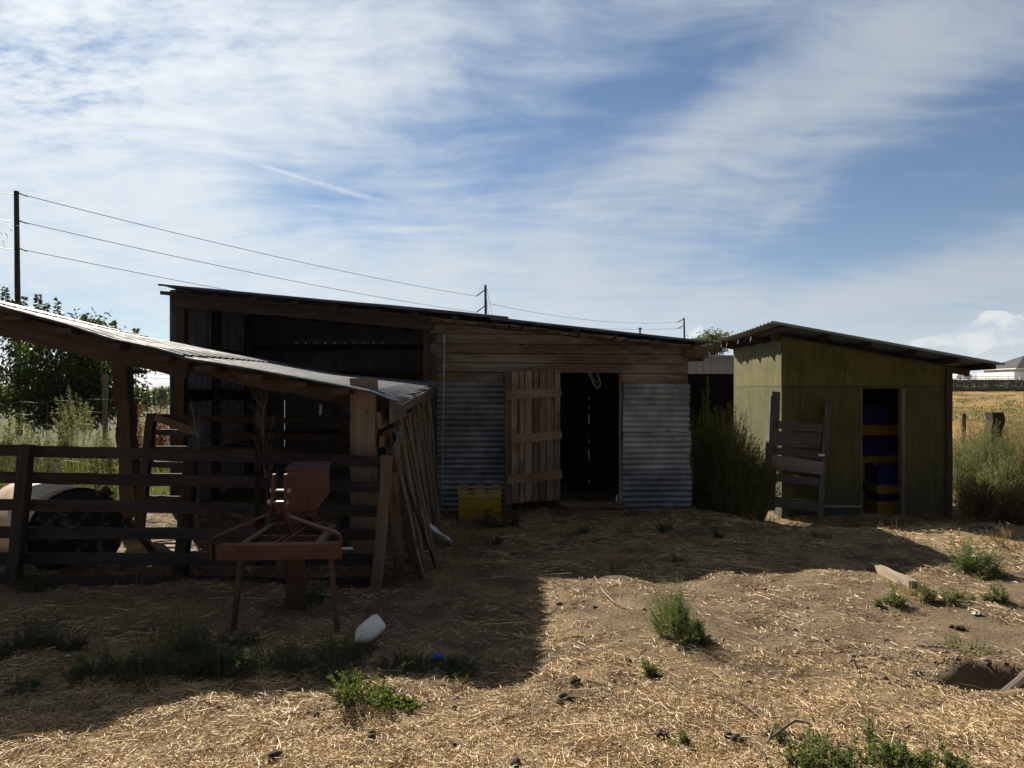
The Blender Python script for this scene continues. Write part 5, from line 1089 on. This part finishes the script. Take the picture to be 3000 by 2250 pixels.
weed(2860, 1688, 170, 120, leafm('blue_green_weed', (.085, .115, .065), (.20, .235, .13), .4), 'round blue green weed on sunlit ground right of the green shed shadow', n=160, k=34)
weed(2935, 1700, 120, 70, M_DUSTY, 'lower dusty weed to the right of the round blue green one', n=60, k=24)
weed(2630, 1782, 85, 75, M_WEED, 'green weed at the left of the pale sunken timber end', n=60, k=24)
weed(2730, 1772, 90, 70, M_DUSTY, 'dark green weed against the near end of the pale timber', n=70, k=24)
weed(2830, 1768, 120, 50, M_DUSTY, 'low spreading weed between the timber and the right edge', n=60, k=24)
weed(2950, 1772, 100, 60, M_DUSTY, 'spreading green weed cut by the right edge below the dry twigs', n=60, k=24)
weed(2680, 1760, 60, 80, M_DRY, 'pale upright dry grass tuft beside the pale timber', 'grassy', n=40, W=.005)
weed(1806, 1672, 95, 70, M_DRY, 'golden dry grass tuft at the edge of the long shed shadow', 'grassy', n=90, W=.006)
weed(1980, 1650, 45, 65, M_BROWN, 'small brown seed stalk in the shade in front of the shed panels', n=8, k=16)
weed(1945, 1562, 70, 60, M_DARKW, 'dark weed tuft in front of the right corrugated panels', n=30, k=22)
weed(1862, 1512, 60, 40, M_DARKW, 'small dark weed at the foot of the right corrugated panels', n=24, k=18)
weed(1625, 1500, 110, 70, M_DARKW, 'dark weed mound at the foot of the open plank door', n=60, k=26)
weed(1430, 1552, 180, 75, M_DARKW, 'dark leafy weeds spreading in front of the yellow crate', n=90, k=30, L=.022, W=.014)
weed(1345, 1502, 60, 150, M_DARKW, 'tall dark weed in front of the left side of the yellow crate', n=18, k=26, L=.02, W=.012)
weed(1295, 1480, 70, 160, M_BROWN, 'brown weeds between the board wall and the yellow crate', n=26, k=22)
weed(1330, 1604, 90, 90, M_DRY, 'dry grass tuft beside the pale tin strip', 'grassy', n=60, W=.005)
weed(1450, 1600, 60, 60, M_DARKW, 'dark weed tuft on the path right of the tin strip', n=26, k=20)
weed(1715, 1570, 60, 50, M_DARKW, 'small dark weed tuft in the shade before the doorway', n=26, k=20)
weed(2100, 1580, 40, 45, M_DARKW, 'small dark weed in the shade below the big bush', n=20, k=20)
weed(2350, 1520, 120, 90, M_BROWN, 'dry brown weeds at the foot of the broken door', n=60, k=20)
weed(2260, 1540, 100, 60, M_DRY, 'pale dead stalks at the base of the big bush by the broken door', 'grassy', n=30, W=.006)
# shaded foreground bed, each clump by what it lies next to
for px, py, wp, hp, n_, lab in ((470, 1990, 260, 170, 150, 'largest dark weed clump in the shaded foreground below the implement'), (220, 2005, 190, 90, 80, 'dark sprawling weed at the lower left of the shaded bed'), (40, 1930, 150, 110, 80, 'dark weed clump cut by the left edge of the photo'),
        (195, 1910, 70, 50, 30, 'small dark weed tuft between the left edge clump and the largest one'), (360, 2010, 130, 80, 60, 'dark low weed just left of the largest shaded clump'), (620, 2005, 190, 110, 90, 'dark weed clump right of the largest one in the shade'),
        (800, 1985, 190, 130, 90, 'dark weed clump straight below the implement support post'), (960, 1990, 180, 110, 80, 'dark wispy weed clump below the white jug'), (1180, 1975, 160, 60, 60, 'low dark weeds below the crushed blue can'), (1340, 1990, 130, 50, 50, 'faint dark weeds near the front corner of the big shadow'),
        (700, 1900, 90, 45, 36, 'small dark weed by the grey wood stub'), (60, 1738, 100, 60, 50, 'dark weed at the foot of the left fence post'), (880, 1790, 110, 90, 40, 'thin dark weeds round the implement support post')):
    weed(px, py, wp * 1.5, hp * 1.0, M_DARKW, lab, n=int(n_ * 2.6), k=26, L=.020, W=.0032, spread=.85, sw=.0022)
weed(1010, 1895, 130, 45, M_DRY, 'pale dry grass matted beside the white jug', 'grassy', n=120, W=.005, lean=1.6)
weed(1140, 1712, 120, 60, M_BROWN, 'brown dead grass round the end post of the plank fence', 'grassy', n=90, W=.005, lean=1.2)
# big bush between the sheds
c = Vector((at(2136, 0, 10.75).x, 10.75, -.2)); ab = AB()
bushy(ab, (c.x - .05, c.y, c.z), .66, 1.66, 700, 80, .040, .008, .006, .35, .12, .55); bushy(ab, (c.x - .40, c.y + .1, c.z), .40, 1.62, 220, 70, .036, .008, .006, .3, .12); bushy(ab, (c.x - .28, c.y + .25, c.z), .15, 2.12, 40, 70, .045, .008, .006, .4, .3)
bushy(ab, (c.x + .34, c.y - .15, c.z), .38, 1.15, 300, 64, .036, .008, .006, .35, .12); bushy(ab, (c.x - .02, c.y - .35, c.z), .62, .95, 320, 56, .032, .008, .005, .5, .1)
tag(ab.build('wild_bush', M_BUSH, None, c), 'tall dense green bush filling the gap between the two sheds', 'bush')
# thicket right of the green shed
M_THICK = leafm('dry_thicket', (.12, .10, .055), (.36, .295, .185), .35)
for px, y, Rr, top, n, mt, lab in ((2838, 15.0, .62, 1240, 200, M_THICK, 'pale dry weed bush beside the right corner of the green shed'), (2905, 13.6, .55, 1235, 200, M_DUSTY, 'tall dusty green weed in front of the broken dark post'), (2868, 11.0, .42, 1405, 150, M_BROWN, 'brown dead weed bush low in front of the right thicket'),
        (2812, 13.4, .5, 1290, 150, M_DUSTY, 'green weeds behind the right corner of the green shed'), (2966, 14.6, .66, 1185, 230, M_THICK, 'tall straw coloured branching weed right of the dark post'), (2945, 12.2, .5, 1320, 190, M_DUSTY, 'leafy green weed in the middle of the right thicket'), (3005, 13.4, .65, 1240, 220, M_THICK, 'dry weed bush cut by the right edge of the photo'), (2880, 16.5, .75, 1215, 190, M_THICK, 'pale weeds at the back of the right thicket'), (2990, 17.2, .85, 1228, 190, M_DUSTY, 'green weeds at the far back right of the thicket'), (2985, 10.6, .45, 1440, 130, M_BROWN, 'low brown stalks under the thicket at the right edge')):
    x = at(px, 0, y).x; z = g1(x, y); ab = AB(); bushy(ab, (x, y, None), Rr, (at(0, top, y).z - z) * 1.05, int(n * 1.5), 54, .036, .008, .005, .45, .12); tag(ab.build('tall_weed', mt, None, (x, y, z)), lab, 'weed')
for px, py, wp, hp, lab in ((2960, 1612, 150, 70, 'arching dry brown twigs at the right edge in sun'), (2850, 1545, 150, 90, 'dark tangled dead stalks at the right foot of the green shed')):
    weed(px, py, wp, hp, M_BROWN, lab, n=40, k=16, L=.05, W=.005, curve=1.0)
# weeds beyond the corral
P = scatter(26000, -15, -3.4, 10.2, 19, lambda x, y: (x < -.40 * y + .1) & (x > -.80 * y - .5) & ~((x > -4.9) & (y < 13.6)))
n = len(P); P3 = np.stack([P[:, 0], P[:, 1], G(P[:, 0], P[:, 1])], 1); ab = AB(); D = N3(n) * .35 + np.array([0, 0, 1.0]); L = rng.uniform(.10, .42, n) * (.7 + .5 * patch(P[:, 0], P[:, 1])); ab.ribbons(P3, D, L, rng.uniform(.006, .014, n), N3(n) * .12 * L[:, None], 2, [1, .8, .1])
tag(ab.build('weed_cover', leafm('pasture_weed', (.055, .080, .026), (.165, .175, .075), .4)), 'sunlit yellow green weeds covering the pasture behind the lean-to', 'weeds', kind='stuff')
for px, py, dd, wp, hp, lab in ((620 / 2.765, 1330, 13.5, 150, 215, 'tall feathery seeding weed seen through the wire fence left of the lean-to post'), (40, 1360, 12.5, 170, 175, 'feathery yellow weed at the left edge behind the plank fence'), (120, 1400, 12.0, 140, 150, 'lower feathery weed between the left edge weed and the tallest one'), (300, 1400, 11.4, 110, 150, 'green feathery weed wrapped round the leaning lean-to post')):
    x = at(px, 0, dd).x; z = g1(x, dd); Hh = at(px, py - hp, dd).z - z; ab = AB(); P0, P1, P2 = stems((x, dd, None), 70, wp / 2 / F * dd * 1.1, Hh, .4)
    bushy(ab, (x, dd, None), wp / 2 / F * dd, Hh * .85, 60, 26, .045, .008, .005, .45)
    ii = np.repeat(np.arange(70), 60); t_ = rng.uniform(.55, 1, 4200); Pq = bez(P0[ii], P1[ii], P2[ii], t_) + N3(4200) * .012; Pq[:, 2] -= .25 * (t_ - .55) ** 2; ab.leaves(Pq, N3(4200) + np.array([0, 0, .4]), np.full(4200, .028), np.full(4200, .013))
    tag(ab.build('tall_weed', M_PLUME, None, (x, dd, z)), lab, 'weed')
for px, dd, hp, lab in ((400, 15.0, 1168, 'rust red dead weed patch left of the open bay corner'), (450, 15.5, 1160, 'rust red dead weed next to the shed corner post'), (490, 16, 1172, 'rust red dead weeds half hidden by the shed side wall')):
    x = at(px, 0, dd).x; z = g1(x, dd); ab = AB(); bushy(ab, (x, dd, None), .28, at(0, hp, dd).z - z, 50, 40, .05, .02, .006, .7, .3, .3); tag(ab.build('red_weed', M_RED, None, (x, dd, z)), lab, 'weed')
# dead weeds in the corral
def twigs(name, p0, h, n, spread, lab, r=.006, lean=(0, 0)):
    mb = MB(); p0 = Vector(p0); top = p0 + Vector((lean[0], lean[1], h)); pts = [p0.lerp(top, i / 6) + Vector((random.gauss(0, .012), random.gauss(0, .012), 0)) for i in range(7)]; mb.tube(pts, [r * (1 - i * .1) for i in range(7)], 5)
    for i in range(n):
        f_ = random.uniform(.3, 1); b0 = p0.lerp(top, f_); a_ = random.uniform(0, 6.28); e = b0 + Vector((math.cos(a_) * spread * random.uniform(.4, 1), math.sin(a_) * spread * random.uniform(.4, 1), h * random.uniform(.08, .3))); m_ = b0.lerp(e, .5) + Vector((0, 0, -.02)); mb.tube([b0, m_, e], [r * .5, r * .4, r * .2], 4)
        for q_ in range(3):
            b2 = m_.lerp(e, random.random()); mb.tube([b2, b2 + Vector((random.gauss(0, spread * .25), random.gauss(0, spread * .25), abs(random.gauss(0, spread * .4))))], [r * .28, r * .15], 3)
    return tag(mb.build(name, M_TWIG, None, p0), lab, 'weed')
p_ = Vector((at(797, 0, 7.3).x, 7.3, 0)); twigs('dead_stalk', p_, at(0, 1185, 7.3).z, 26, .13, 'tall bare dead stalk with thin twigs between the fence and the bay', .008, (-.12, 0))
p_ = Vector((at(578, 0, 7.0).x, 7.0, 0)); twigs('dead_stalk', p_, at(0, 1262, 7.0).z, 20, .09, 'pale bare twigs catching light behind the middle fence post', .006)
mb = MB()
for i in range(420):
    c_ = Vector((random.uniform(at(560, 0, 7.7).x, at(1020, 0, 7.7).x), random.uniform(7.2, 8.3), 0)); hh_ = 1.25 * math.exp(-((c_.x + 3.0) / .8) ** 2) + .35; c_.z = random.uniform(0, hh_); a_ = random.uniform(0, 6.28); q_ = random.uniform(.15, .45); d_ = Vector((math.cos(a_) * q_, math.sin(a_) * q_, random.gauss(0, .1)))
    mb.tube([c_, c_ + d_ * .5 + Vector((0, 0, random.gauss(.03, .03))), c_ + d_], [.004, .003, .0015], 3)
tag(mb.build('brush_tangle', wood('dead_brush', (.035, .028, .022), (.085, .07, .055), .3, None, False)), 'dark tangle of dead brush piled in front of the pen rails', 'brush', kind='stuff')
# trees
def tree(name, base, cr, crz, Hc, nclump, nleaf, Ls, Ws, lab, mat, group=None, shoots=(), trunk_r=.18, droop=.5, cs=.35):
    base = Vector(base); o = thing(name, lab, 'tree', base, group); cc_ = np.array([base.x, base.y, base.z + Hc]); mb = MB(); ab = AB()
    q_ = N3(nclump); q_ /= np.linalg.norm(q_, axis=1, keepdims=True); rad = rng.random(nclump) ** .45; cl_ = cc_ + q_ * rad[:, None] * np.array([cr, cr, crz]) * rng.uniform(.85, 1.12, (nclump, 1))
    mb.tube([base - Vector((0, 0, .1)), base + Vector((.05, 0, Hc * .45)), Vector(cc_)], [trunk_r, trunk_r * .75, trunk_r * .3], 8)
    for p in cl_[: min(nclump, 60)]:
        p = Vector(p); st_ = base + Vector((.03, 0, Hc * random.uniform(.3, .75))); mb.tube([st_, st_.lerp(p, .5) + Vector((0, 0, .1)), p], [trunk_r * .28, trunk_r * .16, trunk_r * .04], 5)
    mb.build('trunk', M_POLE, o)
    ii = rng.integers(0, nclump, nleaf); P_ = cl_[ii] + N3(nleaf) * cs * rng.uniform(.5, 1.0, (nleaf, 1)) * np.array([1, 1, .75]); D_ = (P_ - cl_[ii]) * 1.2 + N3(nleaf) * .35 + np.array([0, 0, -droop]); ab.leaves(P_, D_, Ls * rng.uniform(.6, 1.25, nleaf), Ws * rng.uniform(.7, 1.2, nleaf))
    for (p0, p1) in shoots:
        p0, p1 = np.array(p0), np.array(p1); k_ = 110; t_ = np.sort(rng.random(k_)) ** .8; P_ = p0 + (p1 - p0) * t_[:, None]; a_ = rng.uniform(0, 6.28, k_); D_ = np.stack([np.cos(a_), np.sin(a_), rng.uniform(-.5, .35, k_)], 1); ab.leaves(P_, D_, Ls * (1.6 - .8 * t_), Ws * (1.4 - .5 * t_)); ab.ribbons(np.array([p0]), np.array([p1 - p0]), np.array([np.linalg.norm(p1 - p0)]), np.array([.025]), None, 2, [1, .8, .5])
    ab.build('crown', mat, o); return o
TD = 19.0; sh = [(at(a, b_, TD + q), at(c_, d_, TD + q)) for a, b_, c_, d_, q in ((18, 940, 14, 838, 0), (62, 950, 72, 868, .3), (38, 960, 42, 880, -.4), (108, 960, 112, 862, 0), (140, 980, 136, 888, .2), (172, 1000, 168, 872, 0), (235, 1000, 248, 922, .2), (262, 1010, 292, 940, .3), (330, 1010, 332, 938, 0), (372, 1030, 400, 962, 0), (208, 1010, 204, 940, 0), (398, 1085, 425, 1090, .2), (360, 1060, 405, 1035, 0))]
tree('leafy_tree', (at(185, 0, TD).x, TD, g1(at(185, 0, TD).x, TD)), 2.0, 1.50, at(0, 1098, TD).z - g1(-11.8, TD), 150, 21000, .13, .055, 'dense dark leafy tree with upright top shoots behind the lean-to', M_TREE, None, sh, .16, .6, .27)
wp_ = at(-415, 0, 27); tree('willow_tree', (wp_.x, 27, -.4), 3.9, 3.4, at(0, 640, 27).z + .4, 210, 34000, .15, .04, 'pale narrow leaved tree with only its branch tips showing at the left edge', M_WILLOW, None, (), .3, 1.2, .5)
for px, dd, top, r_, lab in ((2092, 60, 978, 1.0, 'round green treetop above the grey shed between the sheds'), (2060, 64, 996, .5, 'smaller green treetop left of the round one above the grey shed')):
    x = at(px, 0, dd).x; zt = at(0, top, dd).z; tree('round_tree', (x, dd, -.3), r_ * 1.3, r_ * .9, zt - r_ * .8 + .3, 40, 2600, .22, .12, lab, M_FARLEAF, None, (), .2, .1, .35)
# far scrub along the horizon to the left, one crown each
for i, (px, dd, hp, wd) in enumerate(((8, 70, 1128, 40), (40, 90, 1132, 36), (84, 80, 1130, 44), (118, 95, 1126, 30), (398, 60, 1136, 34), (425, 75, 1132, 30), (452, 90, 1136, 34), (475, 85, 1134, 30), (496, 100, 1135, 30), (150, 85, 1132, 50), (300, 70, 1137, 50), (345, 80, 1135, 40))):
    x = at(px, 0, dd).x; z = g1(x, dd); zt = at(0, hp, dd).z; ab = AB(); Rr = wd / 2 / F * dd; n = 700; q_ = N3(n); q_ /= np.linalg.norm(q_, axis=1, keepdims=True); P_ = np.array([x, dd, (z + zt) / 2]) + q_ * (rng.random((n, 1)) ** .4) * np.array([Rr, Rr, (zt - z) / 2]) * rng.uniform(.8, 1.15, (n, 1))
    ab.leaves(P_, N3(n), np.full(n, .35), np.full(n, .22)); tag(ab.build('far_shrub', M_HAZY, None, (x, dd, z)), 'small hazy shrub on the flat horizon at far left', 'shrub', 'shrubs along the far left horizon')
# weeds under the far rock wall and in the gold field
for i in range(16):
    x = 100 + i * 2.6 + random.uniform(-.8, .8); y = 170.6; z = g1(x, y); ab = AB(); n = 200; P_ = np.array([x, y, z + .5]) + N3(n) * np.array([.9, .4, .4]); ab.leaves(P_, N3(n) + np.array([0, 0, .6]), np.full(n, .5), np.full(n, .25)); tag(ab.build('far_weed', M_FARLEAF, None, (x, y, z)), 'dull green weed at the foot of the far rock wall', 'weed', 'weeds along the far rock wall')
P = scatter(14000, 6, 60, 16, 60, lambda x, y: (x > y * .55) & (x < y * .74)); n = len(P); P3 = np.stack([P[:, 0], P[:, 1], G(P[:, 0], P[:, 1])], 1); ab = AB(); L = rng.uniform(.15, .4, n); ab.ribbons(P3, N3(n) * .4 + np.array([0, 0, 1.0]), L, rng.uniform(.01, .03, n), None, 1, [1, .2]); tag(ab.build('field_grass', M_DRY), 'dry gold grass over the far field at right', 'grass', kind='stuff')
ab = AB()
for i in range(85):                                   # dull weeds dotted over the gold field
    y = rng.uniform(22, 150) ; x = y * rng.uniform(.58, .74); z = g1(x, y); q = rng.uniform(.3, 1.0); n = 70; P_ = np.array([x, y, z + .1 * q]) + N3(n) * np.array([.55, .7, .10]) * q; ab.leaves(P_, N3(n) + np.array([0, 0, .8]), np.full(n, .22 * q), np.full(n, .12 * q))
tag(ab.build('field_weeds', M_DUSTY), 'dull green low weeds dotted over the gold field at far right', 'weeds', kind='stuff')
# fringe of dry grass and trash weeds along walls (shade)
P = np.concatenate([scatter(1100, -1.0, 2.5, 9.6, 10.12), scatter(1500, -1.0, 5.5, 7.6, 9.8, lambda x, y: clumpy(x, y) > .55), scatter(700, 4.0, 6.8, 10.3, 11.0), scatter(700, -4.6, -1.2, 6.1, 6.7), scatter(500, -.9, -.3, 6.6, 9.5)]); n = len(P); P3 = np.stack([P[:, 0], P[:, 1], G(P[:, 0], P[:, 1])], 1); ab = AB(); L = rng.uniform(.05, .2, n); ab.ribbons(P3, N3(n) * .8 + np.array([0, 0, .8]), L, rng.uniform(.003, .006, n), N3(n) * .25 * L[:, None], 2, [1, .8, .2]); tag(ab.build('fringe_grass', M_BROWN), 'short brown dead grass along the feet of the walls and fences', 'grass', kind='stuff')
# ------------------------------------------------------------------ far air
mb = MB(); x0, x1, y0, y1, z0, z1 = -15500, 15500, -400, 17000, -9, 320
mb.add([(x0, y0, z0), (x1, y0, z0), (x1, y1, z0), (x0, y1, z0), (x0, y0, z1), (x1, y0, z1), (x1, y1, z1), (x0, y1, z1)], [(3, 2, 1, 0), (4, 5, 6, 7), (0, 1, 5, 4), (1, 2, 6, 5), (2, 3, 7, 6), (3, 0, 4, 7)])
hm = bpy.data.materials.new('haze_air'); hm.use_nodes = True; hm.node_tree.nodes.clear(); t = NT(hm.node_tree); pv = t.n('ShaderNodeVolumePrincipled'); pv.inputs['Color'].default_value = (.78, .88, 1.0, 1); pv.inputs['Density'].default_value = .00010; pv.inputs['Anisotropy'].default_value = .2
t.put(t.n('ShaderNodeOutputMaterial').inputs['Volume'], pv.outputs[0])
hz_ = mb.build('haze', hm); hz_['kind'] = 'stuff'
